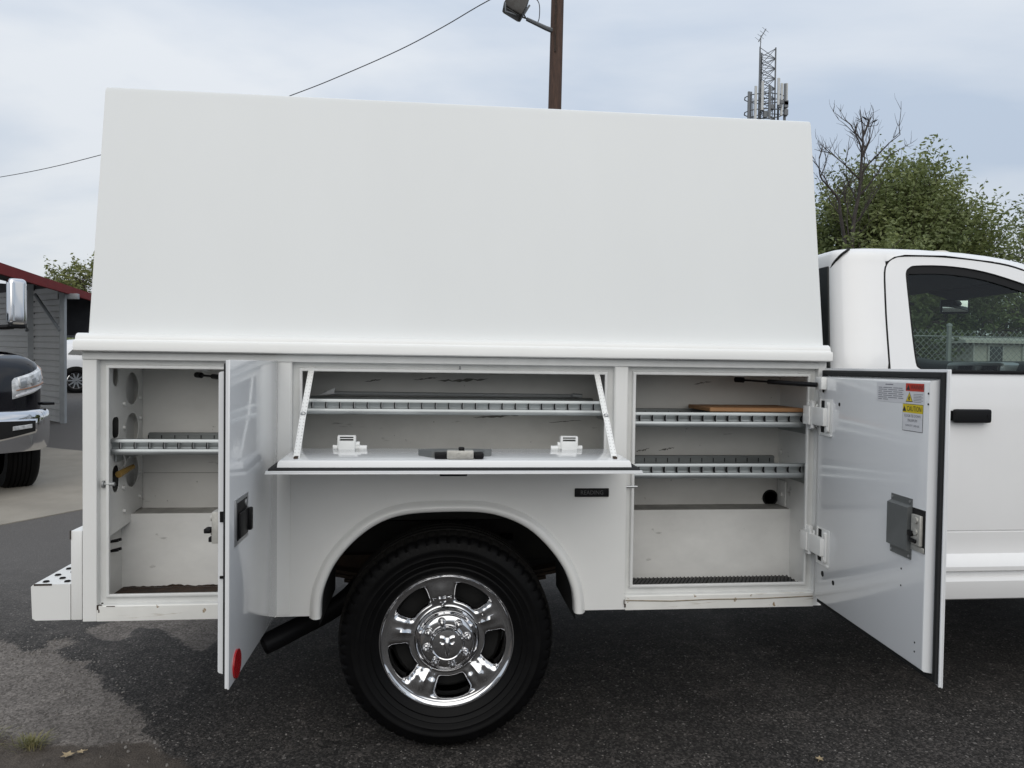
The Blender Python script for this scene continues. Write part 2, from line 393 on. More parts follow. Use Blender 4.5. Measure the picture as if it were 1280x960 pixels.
jit = np.array([noise.fractal(Vector((p[0] * 5, p[1] * 5, 0)), 1.0, 2.0, 4) for p in Pn]) * 0.045
w = np.maximum(poly_sd(Pn, WORN), poly_sd(Pn, STRIP)) + jit
wn[near] = np.clip(w / 0.03 + 0.5, 0, 1)
sn[near] = np.clip((poly_sd(Pn, SOIL) + jit * 1.2) / 0.10 + 0.4, 0, 1)
GZ = GZ - 0.006 * wn          # the newer dark surfacing lies a little proud of the old one
nx, ny = len(gx), len(gy)
idx = np.arange(nx * ny).reshape(ny, nx)
quads = np.stack([idx[:-1, :-1], idx[:-1, 1:], idx[1:, 1:], idx[1:, :-1]], -1).reshape(-1, 4)
gm = bpy.data.meshes.new('asphalt_lot')
gm.vertices.add(nx * ny); gm.vertices.foreach_set('co', np.column_stack([P2, GZ]).ravel())
gm.loops.add(len(quads) * 4); gm.loops.foreach_set('vertex_index', quads.ravel())
gm.polygons.add(len(quads)); gm.polygons.foreach_set('loop_start', np.arange(len(quads)) * 4); gm.polygons.foreach_set('loop_total', np.full(len(quads), 4))
gm.update(calc_edges=True); gm.shade_smooth()
for nm, arr in (('old_surface', wn), ('soil', sn)):
    at = gm.attributes.new(nm, 'FLOAT', 'POINT'); at.data.foreach_set('value', arr)
go = bpy.data.objects.new('asphalt_lot', gm); COL.objects.link(go)
go['kind'] = 'structure'; go['label'] = 'dark patched asphalt lot with worn pale patches at lower left'

def asphalt():
    m = bpy.data.materials.new('asphalt'); m.use_nodes = True; t = m.node_tree; b = t.nodes['Principled BSDF']
    tc = t.nodes.new('ShaderNodeTexCoord')
    def nz(scale, det=4, rg=0.6):
        n = t.nodes.new('ShaderNodeTexNoise'); n.inputs['Scale'].default_value = scale; n.inputs['Detail'].default_value = det; n.inputs['Roughness'].default_value = rg
        t.links.new(tc.outputs['Object'], n.inputs['Vector']); return n.outputs['Fac']
    def rng(v, a, c):
        r = t.nodes.new('ShaderNodeMapRange'); r.inputs['From Min'].default_value = a; r.inputs['From Max'].default_value = c; t.links.new(v, r.inputs['Value']); return r.outputs[0]
    def mixc(f, a, c, clampf=True):
        x = t.nodes.new('ShaderNodeMixRGB')
        if isinstance(f, float): x.inputs[0].default_value = f
        else: t.links.new(f, x.inputs[0])
        for s, v in ((1, a), (2, c)):
            if isinstance(v, tuple): x.inputs[s].default_value = (*v, 1)
            else: t.links.new(v, x.inputs[s])
        return x.outputs[0]
    def mth(op, a, c):
        x = t.nodes.new('ShaderNodeMath'); x.operation = op
        for s, v in ((0, a), (1, c)):
            if isinstance(v, (int, float)): x.inputs[s].default_value = v
            else: t.links.new(v, x.inputs[s])
        return x.outputs[0]
    def attr(n):
        a = t.nodes.new('ShaderNodeAttribute'); a.attribute_name = n; return a.outputs['Fac']
    def vor(scale, feat='F1'):
        v = t.nodes.new('ShaderNodeTexVoronoi'); v.inputs['Scale'].default_value = scale; t.links.new(tc.outputs['Object'], v.inputs['Vector']); return v
    big = nz(0.9, 5); fine = nz(95, 5, 0.75); mid = nz(7, 6, 0.65)
    dark = mixc(rng(big, 0.35, 0.7), (0.039, 0.0355, 0.0325), (0.068, 0.061, 0.056))
    dark = mixc(rng(mid, 0.50, 0.72), dark, (0.095, 0.084, 0.076))
    dark = mixc(rng(fine, 0.40, 0.66), mixc(0.55, dark, (0.008, 0.008, 0.008)), dark)
    v1 = vor(120); sp = t.nodes.new('ShaderNodeSeparateXYZ'); t.links.new(v1.outputs['Color'], sp.inputs[0])
    stone = mth('MULTIPLY', mth('GREATER_THAN', sp.outputs[0], 0.90), mth('LESS_THAN', v1.outputs['Distance'], 0.42))
    dark = mixc(mth('MULTIPLY', stone, 0.75), dark, (0.19, 0.178, 0.165))
    wv = t.nodes.new('ShaderNodeVectorMath'); wv.operation = 'ADD'; nv = t.nodes.new('ShaderNodeTexNoise'); nv.inputs['Scale'].default_value = 3.0; nv.inputs['Detail'].default_value = 5; t.links.new(tc.outputs['Object'], nv.inputs['Vector'])
    sc_ = t.nodes.new('ShaderNodeVectorMath'); sc_.operation = 'SCALE'; sc_.inputs['Scale'].default_value = 0.5; t.links.new(nv.outputs['Color'], sc_.inputs[0]); t.links.new(tc.outputs['Object'], wv.inputs[0]); t.links.new(sc_.outputs[0], wv.inputs[1])
    vc = t.nodes.new('ShaderNodeTexVoronoi'); vc.feature = 'DISTANCE_TO_EDGE'; vc.inputs['Scale'].default_value = 0.75; t.links.new(wv.outputs[0], vc.inputs['Vector'])
    crack = mth('MULTIPLY', mth('LESS_THAN', vc.outputs['Distance'], 0.0035), mth('GREATER_THAN', nz(1.3, 3), 0.53))
    dark = mixc(mth('MULTIPLY', crack, 0.8), dark, (0.010, 0.009, 0.008))
    grit = mth('ADD', mth('MULTIPLY', mth('POWER', sp.outputs[1], 2.2), 1.7), 0.46)
    vm_ = t.nodes.new('ShaderNodeVectorMath'); vm_.operation = 'SCALE'; t.links.new(dark, vm_.inputs[0]); t.links.new(grit, vm_.inputs['Scale']); dark = vm_.outputs[0]
    v2 = vor(38); sp2 = t.nodes.new('ShaderNodeSeparateXYZ'); t.links.new(v2.outputs['Color'], sp2.inputs[0])
    st2 = mth('MULTIPLY', mth('GREATER_THAN', sp2.outputs[0], 0.965), mth('LESS_THAN', v2.outputs['Distance'], 0.30))
    dark = mixc(mth('MULTIPLY', st2, 0.6), dark, (0.24, 0.225, 0.21))
    v3 = vor(105); sp3 = t.nodes.new('ShaderNodeSeparateXYZ'); t.links.new(v3.outputs['Color'], sp3.inputs[0])
    old = mixc(sp3.outputs[1], (0.095, 0.083, 0.073), (0.28, 0.252, 0.228))
    old = mixc(rng(mid, 0.38, 0.7), mixc(0.45, old, (0.06, 0.052, 0.046)), old)
    soil = mixc(rng(nz(16, 6, 0.7), 0.35, 0.68), (0.050, 0.040, 0.032), (0.10, 0.082, 0.066))
    wf = rng(mth('ADD', attr('old_surface'), mth('MULTIPLY', mth('SUBTRACT', nz(42, 6, 0.8), 0.5), 2.0)), 0.36, 0.64)
    sf = rng(mth('ADD', attr('soil'), mth('MULTIPLY', mth('SUBTRACT', nz(11, 5, 0.7), 0.5), 1.1)), 0.35, 0.70)
    # the far part of the lot is older, greyer asphalt
    sy = t.nodes.new('ShaderNodeSeparateXYZ'); t.links.new(tc.outputs['Object'], sy.inputs[0])
    far = rng(mth('ADD', sy.outputs[1], mth('MULTIPLY', mid, 1.4)), 1.7, 3.6)
    dark = mixc(mth('MULTIPLY', far, 0.72), dark, (0.135, 0.126, 0.118))
    c = mixc(wf, dark, old); c = mixc(mth('MULTIPLY', sf, 0.9), c, soil)
    t.links.new(c, b.inputs['Base Color']); b.inputs['Roughness'].default_value = 0.82; b.inputs['Specular IOR Level'].default_value = 0.3
    bp = t.nodes.new('ShaderNodeBump'); bp.inputs['Strength'].default_value = 0.75; bp.inputs['Distance'].default_value = 0.006
    h = mth('ADD', mth('MULTIPLY', v1.outputs['Distance'], -0.7), mth('MULTIPLY', mid, 0.8))
    t.links.new(mth('ADD', h, fine), bp.inputs['Height']); t.links.new(bp.outputs[0], b.inputs['Normal'])
    return m
gm.materials.append(asphalt())

# concrete apron: its own sheet just above the lot, with a ragged far edge
def sheet(name, poly, lift, matname, label, jit=0.0, cell=0.25):
    bm = B(); pts = []
    for i in range(len(poly)):
        a, b = Vector(poly[i]), Vector(poly[(i + 1) % len(poly)]); n = max(1, int((b - a).length / cell))
        for k in range(n):
            p = a.lerp(b, k / n)
            if jit: p = p + Vector((random.uniform(-jit, jit), random.uniform(-jit, jit)))
            pts.append(p)
    plate(bm, [(p[0], p[1]) for p in pts], [], lambda x, y: (x, y, ground_z(x, y) + lift), -0.03, nrm=(0, 0, 1))
    o = build(name, bm, matname); o['kind'] = 'structure'; o['label'] = label; return o
sheet('concrete_apron', [(-9.5, -2.2), (-6.3, 1.42), (-3.82, 4.18), (-3.38, 4.74), (-2.0, 6.4), (-2.6, 7.9), (-4.6, 8.1), (-5.98, 8.9), (-7.5, 7.6), (-12, 3.0)], 0.008, 'concrete', 'pale concrete apron under the black pickup', 0.02)

# ------------------------------------------------------------------ the service truck
T = thing('service_truck', 'white utility service truck with enclosed canopy and three side compartment doors open', 'truck', (0.0, 1.18, 0.0))
XL, XR, ZB, ZT = -1.294, 1.455, 0.544, 1.500
YF = 2.36                                    # far side of the body
OPL = (-1.247, -0.630, 0.598, 1.476); OPM = (-0.577, 0.614, 1.095, 1.474); OPR = (0.666, 1.423, 0.598, 1.476)

# canopy with inward leaning sides
bm = B()
def canopy_row(x):
    r = [(x, 0.031, 1.545), (x, 0.172, 2.468), (x, 0.177, 2.482), (x, 0.190, 2.489)]
    for k in range(1, 8): r.append((x, 0.190 + (YF - 0.38) * k / 8, 2.489 + 0.03 * math.sin(PI * k / 8)))
    return r + [(x, YF - 0.190, 2.489), (x, YF - 0.172, 2.468), (x, YF - 0.031, 1.545)]
ca, cb = XL + 0.003, XR + 0.004
rows = [canopy_row(ca + (cb - ca) * k / 12) for k in range(13)]
vs = loft(bm, rows)
for r in (vs[0], vs[-1]): bm.faces.new(r)
bmesh.ops.bevel(bm, geom=[e for e in bm.edges if all(abs(v.co.x - ca) < 1e-5 for v in e.verts) or all(abs(v.co.x - cb) < 1e-5 for v in e.verts)], offset=0.004, segments=2, affect='EDGES')
canopy = build('canopy', bm, 'canopy', T)
# stepped rail between canopy and body, both sides
for sgn, y0 in ((1, 0.0), (-1, YF)):
    bm = B()
    pr = [(0.03, 1.500), (-0.034, 1.500), (-0.040, 1.504), (-0.041, 1.530), (-0.038, 1.537), (-0.026, 1.5395), (-0.023, 1.544)]
    for k in range(6):
        a = PI - k * PI / 2 / 5; pr.append((0.003 + 0.026 * math.cos(a), 1.545 + 0.020 * math.sin(a)))
    pr += [(0.06, 1.566), (0.06, 1.500)]
    if sgn < 0: pr = [(YF - p[0], p[1]) for p in pr]
    prism(bm, pr, 0, XL - 0.016, XR + 0.003)
    bmesh.ops.bevel(bm, geom=[e for e in bm.edges if len(e.link_faces) == 2 and (abs(e.verts[0].co.x - e.verts[1].co.x) < 1e-6) and e.calc_face_angle(0) > 1.2], offset=0.007, segments=3, affect='EDGES')
    build('top_rail', bm, 'white', T)

# side skin with the three openings and the wheel arch
arch = [(-0.470, 0.50), (-0.468, 0.60), (-0.452, 0.668), (-0.415, 0.745), (-0.350, 0.822), (-0.27, 0.882), (-0.18, 0.915), (-0.06, 0.926), (0.10, 0.925), (0.20, 0.905), (0.29, 0.862), (0.365, 0.795), (0.425, 0.715), (0.458, 0.640), (0.470, 0.58), (0.474, 0.50)]
archs = smoothpts([(p[0], p[1], 0) for p in arch], 5)
archs = [(p.x, p.y) for p in archs]
ia = [p for p in archs if p[1] > ZB + 0.004]
skin = [(XL, ZB)] + [(ia[0][0], ZB)] + ia + [(ia[-1][0], ZB), (XR, ZB), (XR, ZT), (XL, ZT)]
bm = B()
plate(bm, skin, [rect(*OPL), rect(*OPM), rect(*OPR)], lambda a, b: (a, 0.0, b), 0.004)
body = build('body_side', bm, 'white', T)
# rear corner post cap and centre pillar trims stand a hair proud, with fine seams
for x0, x1, z0, z1 in ((XL - 0.001, -1.2475, ZB - 0.002, 1.4695), (0.6165, 0.6635, 1.10, 1.4695), (-0.6275, -0.5795, ZB + 0.006, 1.4695)):
    bm = B(); box(bm, x0, x1, -0.0035, 0.0, z0, z1, 0.0015, 1); build('corner_trim', bm, 'white', T)
bm = B(); box(bm, XL - 0.002, XR - 0.03, -0.005, 0.0, 1.4715, 1.4985, 0.002, 1); build('header_trim', bm, 'lip', T)
for x0, x1 in ((-1.2465, -0.6305), (0.669, 1.421)):
    bm = B()
    prism(bm, [(-0.004, ZB - 0.0015), (-0.004, 0.5945), (-0.001, 0.5975), (0.012, 0.5975), (0.012, ZB - 0.0015)], 0, x0, x1)
    build('sill_trim', bm, 'sill', T)
# rubbed crease under the sill lip
bm = B(); tube(bm, [(0.67, -0.005, 0.580), (0.85, -0.0045, 0.574), (1.0, -0.005, 0.578), (1.2, -0.0045, 0.577), (1.418, -0.005, 0.583)], 0.0022, 5); build('sill_scrape', bm, mat('scraped paint', (0.30, 0.25, 0.17), 0.8, var=0.5, vscale=40), T)
bm = B()
for (x, z, w, h) in ((-1.244, 0.592, 0.006, 0.018), (-1.236, 0.601, 0.012, 0.004), (-1.228, 0.607, 0.007, 0.005), (-1.24, 0.579, 0.004, 0.012), (-1.20, 0.5955, 0.03, 0.0025), (0.668, 0.56, 0.006, 0.014), (0.664, 0.574, 0.003, 0.02)):
    box(bm, x - w / 2, x + w / 2, -0.0056, -0.003, z - h / 2, z + h / 2, 0.001, 1)
build('rust_chip', bm, 'rust', T, kind='stuff')

def ring(bm, op, prof, mi=0):
    """rectangular frame: prof is a list of (inset, y)"""
    x0, x1, z0, z1 = op; rows = []
    for d, y in prof: rows.append([(x0 + d, y, z0 + d), (x1 - d, y, z0 + d), (x1 - d, y, z1 - d), (x0 + d, y, z1 - d)])
    loft(bm, rows, True, mi)
for op in (OPL, OPM, OPR):
    bm = B()
    ring(bm, op, [(-0.001, 0.0015), (0.001, 0.024), (0.0215, 0.026), (0.024, 0.013), (0.027, 0.0115), (0.0325, 0.0115), (0.0345, 0.013), (0.0335, 0.026), (0.016, 0.034)])
    build('door_frame', bm, 'lip', T, smooth=25)

# compartments: upper back wall, dusty ledge, lower wall, floor, sides, ceiling
def compartment(name, x0, x1, low):
    bm = B()
    zc = 1.488
    if low:
        Yl, Yu, zf, zl = 0.24, 0.36, 0.590, 0.878
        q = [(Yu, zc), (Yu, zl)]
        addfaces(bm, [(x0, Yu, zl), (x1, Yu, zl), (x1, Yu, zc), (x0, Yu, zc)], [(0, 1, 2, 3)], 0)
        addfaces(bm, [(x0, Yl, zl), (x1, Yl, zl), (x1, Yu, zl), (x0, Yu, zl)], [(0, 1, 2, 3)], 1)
        addfaces(bm, [(x0, Yl, zf), (x1, Yl, zf), (x1, Yl, zl), (x0, Yl, zl)], [(0, 1, 2, 3)], 2)
        addfaces(bm, [(x0, 0.03, zf), (x1, 0.03, zf), (x1, Yl, zf), (x0, Yl, zf)], [(0, 1, 2, 3)], 3)
        sp = [(0.03, zf), (Yl, zf), (Yl, zl), (Yu, zl), (Yu, zc), (0.03, zc)]
    else:
        Yu, zf = 0.36, 1.085
        addfaces(bm, [(x0, Yu, zf), (x1, Yu, zf), (x1, Yu, zc), (x0, Yu, zc)], [(0, 1, 2, 3)], 0)
        addfaces(bm, [(x0, 0.03, zf), (x1, 0.03, zf), (x1, Yu, zf), (x0, Yu, zf)], [(0, 1, 2, 3)], 2)
        sp = [(0.03, zf), (Yu, zf), (Yu, zc), (0.03, zc)]
    addfaces(bm, [(x0, 0.03, zc), (x1, 0.03, zc), (x1, Yu, zc), (x0, Yu, zc)], [(0, 1, 2, 3)], 2)
    for x in (x0, x1): addfaces(bm, [(x, a, b) for a, b in sp], [tuple(range(len(sp)))], 2)
    bmesh.ops.remove_doubles(bm, verts=bm.verts, dist=1e-5)
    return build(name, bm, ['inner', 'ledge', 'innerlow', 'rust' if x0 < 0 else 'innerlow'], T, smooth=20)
compartment('storage_compartment', -1.258, -0.606, True)
compartment('storage_compartment', -0.600, 0.637, False)
compartment('storage_compartment', 0.643, 1.440, True)
# rest of the body shell
bm = B()
box(bm, XL + 0.001, XL + 0.004, 0.005, YF - 0.005, ZB, ZT - 0.002); box(bm, XR - 0.004, XR - 0.001, 0.005, YF - 0.005, ZB, ZT - 0.002)
box(bm, XL, XR, YF - 0.004, YF, ZB + 0.24, ZT); box(bm, XL, -0.47, YF - 0.006, YF - 0.002, ZB, ZB + 0.26); box(bm, 0.47, XR, YF - 0.006, YF - 0.002, ZB, ZB + 0.26)
build('body_shell', bm, 'white', T)
bm = B()
box(bm, XL + 0.01, XR - 0.01, 0.46, YF - 0.46, 0.80, 0.86)
box(bm, XL + 0.01, -0.60, 0.26, 0.455, 0.60, 0.86); box(bm, 0.645, XR - 0.01, 0.26, 0.455, 0.60, 0.86)
box(bm, XL + 0.01, -0.50, 0.02, 0.25, 0.560, 0.582); box(bm, 0.50, XR - 0.01, 0.02, 0.25, 0.560, 0.582)
box(bm, -0.6, 0.64, 0.01, 0.455, 1.02, 1.075)
build('underbody', bm, 'under', T)
# wheel housing liner and its rolled lip
bm = B(); lin = [(p[0] * 1.01, p[1] + 0.004) for p in archs]
loft(bm, [[(p[0], 0.006, p[1]) for p in lin], [(p[0], 0.46, p[1]) for p in lin]])
build('wheel_housing', bm, 'void', T)
bm = B()
rows = []
cx, cz = 0.0, 0.45
for i, p in enumerate(archs):
    a = Vector(archs[max(0, i - 1)]); b2 = Vector(archs[min(len(archs) - 1, i + 1)]); d = (b2 - a).normalized(); nn = Vector((-d.y, d.x))
    P0 = Vector(p)
    row = []
    for off, y in ((-0.001, 0.03), (-0.002, -0.006), (0.000, -0.017), (0.006, -0.023), (0.014, -0.025), (0.024, -0.022), (0.031, -0.014), (0.035, -0.006), (0.040, 0.0005)):
        q = P0 + nn * off; row.append((q.x, y, q.y))
    rows.append(row)
loft(bm, rows)
for v in bm.verts: v.co.z = max(v.co.z, ZB - 0.006)
build('wheel_arch_trim', bm, 'white', T, smooth=50)
# maker's badge, black with raised lettering
bm = B(); box(bm, 0.466, 0.598, -0.007, 0.0, 0.977, 1.010, 0.004, 2)
ring(bm, (0.468, 0.596, 0.979, 1.008), [(0.0, -0.0065), (0.001, -0.0085), (0.003, -0.0085), (0.004, -0.0065)])
badge = build('maker_badge', bm, 'black', T)
bm = B(); text_into(bm, 'READING', 0.0225, lambda a, b, t: (0.532 + a, -0.0078, 0.9935 + b), 0, 0.92); build('lettering', bm, mat('badge lettering', (0.10, 0.10, 0.10), 0.35, var=0.1), badge)
bm = B(); tube(bm, [(0.66, 0.012, 1.013), (0.712, 0.012, 1.013)], 0.0045, 8); build('striker_pin', bm, 'silver', T)
bm = B(); tube(bm, [(-1.236, 0.018, 1.028), (-1.195, 0.018, 1.028)], 0.007, 8); lathe(bm, [(0.0, -0.001), (0.013, -0.001), (0.013, 0.006), (0.0, 0.006)], 12, (-1.236, 0.018, 1.028), 0, 1)
build('striker_pin', bm, 'steel', T)
bm = B(); tube(bm, [(0.03, 0.03, 1.465), (0.03, 0.03, 1.437)], 0.006, 8); build('striker_pin', bm, 'steel', T)

# ------------------------------------------------------------------ shelves
def shelf(x0, x1, zt, yb=0.345, y0=0.052):
    z0 = zt - 0.058
    bm = B()
    pr = [(y0, z0), (y0 - 0.002, z0 + 0.002), (y0 - 0.002, z0 + 0.020), (y0, z0 + 0.022), (y0 + 0.007, z0 + 0.024), (y0 + 0.010, z0 + 0.028), (y0 + 0.006, z0 + 0.042), (y0, z0 + 0.045), (y0, z0 + 0.056), (y0 + 0.002, z0 + 0.058), (y0 + 0.016, z0 + 0.058), (y0 + 0.016, z0 + 0.012), (yb, z0 + 0.012), (yb, z0)]
    prism(bm, pr, 0, x0, x1)
    sh = build('shelf', bm, 'galv', T, smooth=50)
    bm = B()
    prism(bm, [(yb - 0.016, z0 + 0.0125), (yb - 0.016, z0 + 0.054), (yb - 0.002, z0 + 0.056), (yb - 0.002, z0 + 0.0125)], 0, x0 + 0.03, x1 - 0.03)
    box(bm, x0 + 0.03, x1 - 0.03, yb - 0.019, yb - 0.0165, z0 + 0.046, z0 + 0.052); box(bm, x0 + 0.03, x1 - 0.03, yb - 0.019, yb - 0.0165, z0 + 0.026, z0 + 0.029)
    build('back_rail', bm, 'rail', sh)
    bm = B(); x = x0 + 0.03
    while x < x1 - 0.02:
        # divider slots: a small dark notch with a bright turned-out tab
        prism(bm, [(x - 0.001, z0 + 0.021), (x + 0.0022, z0 + 0.021), (x + 0.0004, z0 + 0.033), (x + 0.0022, z0 + 0.046), (x - 0.001, z0 + 0.046), (x - 0.0028, z0 + 0.033)], 1, y0 - 0.0005, y0 + 0.0115, 0)
        box(bm, x + 0.0025, x + 0.0048, y0 - 0.002, y0 + 0.008, z0 + 0.024, z0 + 0.044, 0, mi=1)
        box(bm, x - 0.0018, x + 0.0018, yb - 0.0175, yb - 0.0165, z0 + 0.018, z0 + 0.046, 0)
        x += 0.0505
    build('divider_slots', bm, ['black', 'silver'], sh, kind='stuff')
    for xx in (x0 + 0.004, x1 - 0.004):
        bm = B(); box(bm, xx - 0.003, xx + 0.003, y0 + 0.03, yb, z0 - 0.03, z0 - 0.001, 0.001, 1); build('shelf_bracket', bm, 'galv', sh)
    return sh
shelf(0.648, 1.436, 1.297); shelf(0.648, 1.436, 1.096)
shelf(-0.595, 0.632, 1.338); shelf(-1.222, -0.612, 1.186)
bm = B()
box(bm, 1.018, 1.408, 0.075, 0.33, 1.298, 1.314, 0.002, 1)
tag(build('wooden_board', bm, 'wood'), 'brown wooden board lying on the upper shelf of the right compartment', 'board')
bm = B()
pts = [(-0.50, 0.26, 1.352), (-0.40, 0.268, 1.350), (0.45, 0.275, 1.347), (0.53, 0.275, 1.347)]
tube(bm, pts, 0.0075, 8); prism(bm, [(-0.53, 1.340), (-0.46, 1.347), (-0.455, 1.372)], 1, 0.250, 0.265)
tube(bm, [(0.50, 0.275, 1.347), (0.505, 0.26, 1.352), (0.54, 0.25, 1.349)], 0.008, 6)
tag(build('steel_rod', bm, 'silver'), 'long steel rod with a hooked end lying on the middle shelf', 'rod')
# floors: ribbed rubber mat on the right, rust left
bm = B()
box(bm, 0.650, 1.43, 0.036, 0.235, 0.5905, 0.5945)
mato = build('floor_mat', bm, 'rubber', T)
bm = B(); x = 0.60
while x < 1.44:
    a, b2 = max(x, 0.652), min(x + 0.10, 1.428)
    if b2 > a:
        f0, f1 = (a - x) / 0.10, (b2 - x) / 0.10
        tube(bm, [(a, 0.04 + 0.19 * f0, 0.596), (b2, 0.04 + 0.19 * f1, 0.596)], 0.005, 4)
    x += 0.0165
build('mat_ribs', bm, mat('rib rubber', (0.018, 0.018, 0.019), 0.5, var=0.2), mato, kind='stuff')
# round cable hole in the right back wall, with its grommet
bm = B(); lathe(bm, [(0.0, 0.0), (0.027, 0.0), (0.032, -0.004), (0.036, 0.0)], 28, (1.4065, 0.3585, 0.905), 1, 1)
build('cable_grommet', bm, 'void', T)

def stain(x0, x1, y, z, h, seed):
    rg = random.Random(seed); bm = B(); xs = np.linspace(x0, x1, 60); a = []; b = []
    for x in xs: a.append((x, y, z)); b.append((x, y, z + max(0.0006, h * (0.4 + 0.6 * noise.noise(Vector((x * 9, seed, 0)))) * rg.uniform(0.5, 1.2))))
    loft(bm, [a, b, [(p[0], p[1] + 0.001, p[2]) for p in b]]); build('rust_stain', bm, 'rust', T)
stain(-1.255, -0.61, 0.2385, 0.591, 0.014, 3)
bm = B(); box(bm, -1.22, -0.61, 0.3585, 0.3605, 1.018, 1.0205); build('wall_seam', bm, 'ledge', T)
bm = B()
rg = random.Random(21)
for xa, xb, zc_, w_ in ((-0.05, 0.16, 1.405, 0.010), (0.10, 0.30, 1.255, 0.006), (0.42, 0.56, 1.235, 0.0025), (-0.15, -0.05, 1.41, 0.004), (0.80, 0.86, 1.115, 0.006), (0.90, 0.97, 1.118, 0.006), (1.05, 1.13, 1.405, 0.004), (-0.35, -0.28, 1.40, 0.004)):
    n_ = 14; up_, dn = [], []
    for k in range(n_ + 1):
        t_ = k / n_; x = xa + (xb - xa) * t_; z = zc_ + 0.012 * (t_ - 0.5) + rg.gauss(0, w_ * 0.25); h = w_ * math.sin(PI * t_) ** 0.7 * rg.uniform(0.15, 0.75) + 0.0003
        up_.append((x, 0.3588, z + h)); dn.append((x, 0.3588, z - h))
    loft(bm, [dn, up_])
build('scrape_marks', bm, mat('scraped dirt', (0.22, 0.21, 0.185), 0.7, var=0.5, vscale=60), T, kind='stuff')

# perforated cover on the left wall
bm = B()
cover = [(0.045, 0.835), (0.235, 0.848), (0.29, 0.882), (0.354, 0.884), (0.354, 1.462), (0.045, 1.462)]
holes = [oval(0.252, 1.362, 0.066, 0.062), oval(0.252, 1.205, 0.066, 0.062), oval(0.252, 1.043, 0.066, 0.062),
         rect(0.075, 0.125, 1.375, 1.448, 0.024), rect(0.070, 0.130, 1.185, 1.262, 0.02), rect(0.070, 0.130, 0.985, 1.085, 0.028)]
for yy, zz in ((0.172, 1.305), (0.330, 1.32), (0.172, 1.215), (0.330, 1.24), (0.165, 0.99), (0.330, 1.02), (0.175, 0.90), (0.325, 0.93)): holes.append(oval(yy, zz, 0.009, 0.008, 10))
plate(bm, cover, holes, lambda a, b: (-1.224, a, b), -0.003, nrm=(1, 0, 0))
pc = build('perforated_cover', bm, 'innerlow', T, smooth=20)
bm = B()
for yy, zz in ((0.172, 1.305), (0.330, 1.32), (0.172, 1.215), (0.330, 1.24), (0.165, 0.99), (0.330, 1.02), (0.175, 0.90), (0.325, 0.93)):
    prism(bm, [(yy - 0.010, zz), (yy - 0.001, zz - 0.007), (yy - 0.001, zz + 0.007), (yy - 0.008, zz + 0.009)], 0, -1.224, -1.216)
build('punched_tabs', bm, 'innerlow', pc, kind='stuff')
for bb in ((-1.252, -1.226, 0.08, 0.155, 1.18, 1.265, 0.006), (-1.252, -1.228, 0.085, 0.155, 1.0, 1.08, 0.01), (-1.223, -1.217, 0.09, 0.13, 1.452, 1.470)):
    bm = B(); box(bm, *bb); build('lamp_socket', bm, 'black', pc)
bm = B(); tube(bm, smoothpts([(-1.226, 0.11, 1.18), (-1.215, 0.135, 1.13), (-1.21, 0.15, 1.09), (-1.222, 0.16, 1.07), (-1.21, 0.19, 1.105)], 5), 0.003, 6); build('lamp_wire', bm, mat('white wire', (0.6, 0.6, 0.58), 0.5, var=0.1), pc)
bm = B(); tube(bm, [(-1.215, 0.10, 1.050), (-1.198, 0.19, 1.068)], [0.013, 0.009], 8); build('wire_connector', bm, mat('tan connector', (0.33, 0.21, 0.06), 0.5, var=0.2), pc)
bm = B()
for z in (0.80, 0.765):
    tube(bm, [(-1.257, 0.10, z), (-1.215, 0.10, z + 0.006)], 0.005, 6); tube(bm, [(-1.257, 0.15, z - 0.008), (-1.225, 0.15, z)], 0.006, 6)
build('wall_bolts', bm, 'black', T, kind='stuff')
bm = B(); box(bm, -1.256, -1.235, 0.30, 0.35, 0.885, 0.93, 0.004); build('drain_plug', bm, 'black', T)
# bright fixing plate on the right inner wall
bm = B(); box(bm, 1.430, 1.4385, 0.27, 0.34, 0.88, 0.99, 0.003); bb_ = B(); lathe(bm, [(0.0, 0.0), (0.010, 0.0), (0.010, 0.008), (0, 0.008)], 10, (1.430, 0.30, 0.93), 0, -1); lathe(bb_, [(0.0, 0.0), (0.012, 0.0), (0.012, 0.008), (0, 0.008)], 10, (1.438, 0.33, 1.11), 0, -1); build('wall_plug', bb_, 'innerlow', T)
build('wall_plate', bm, 'innerlow', T)

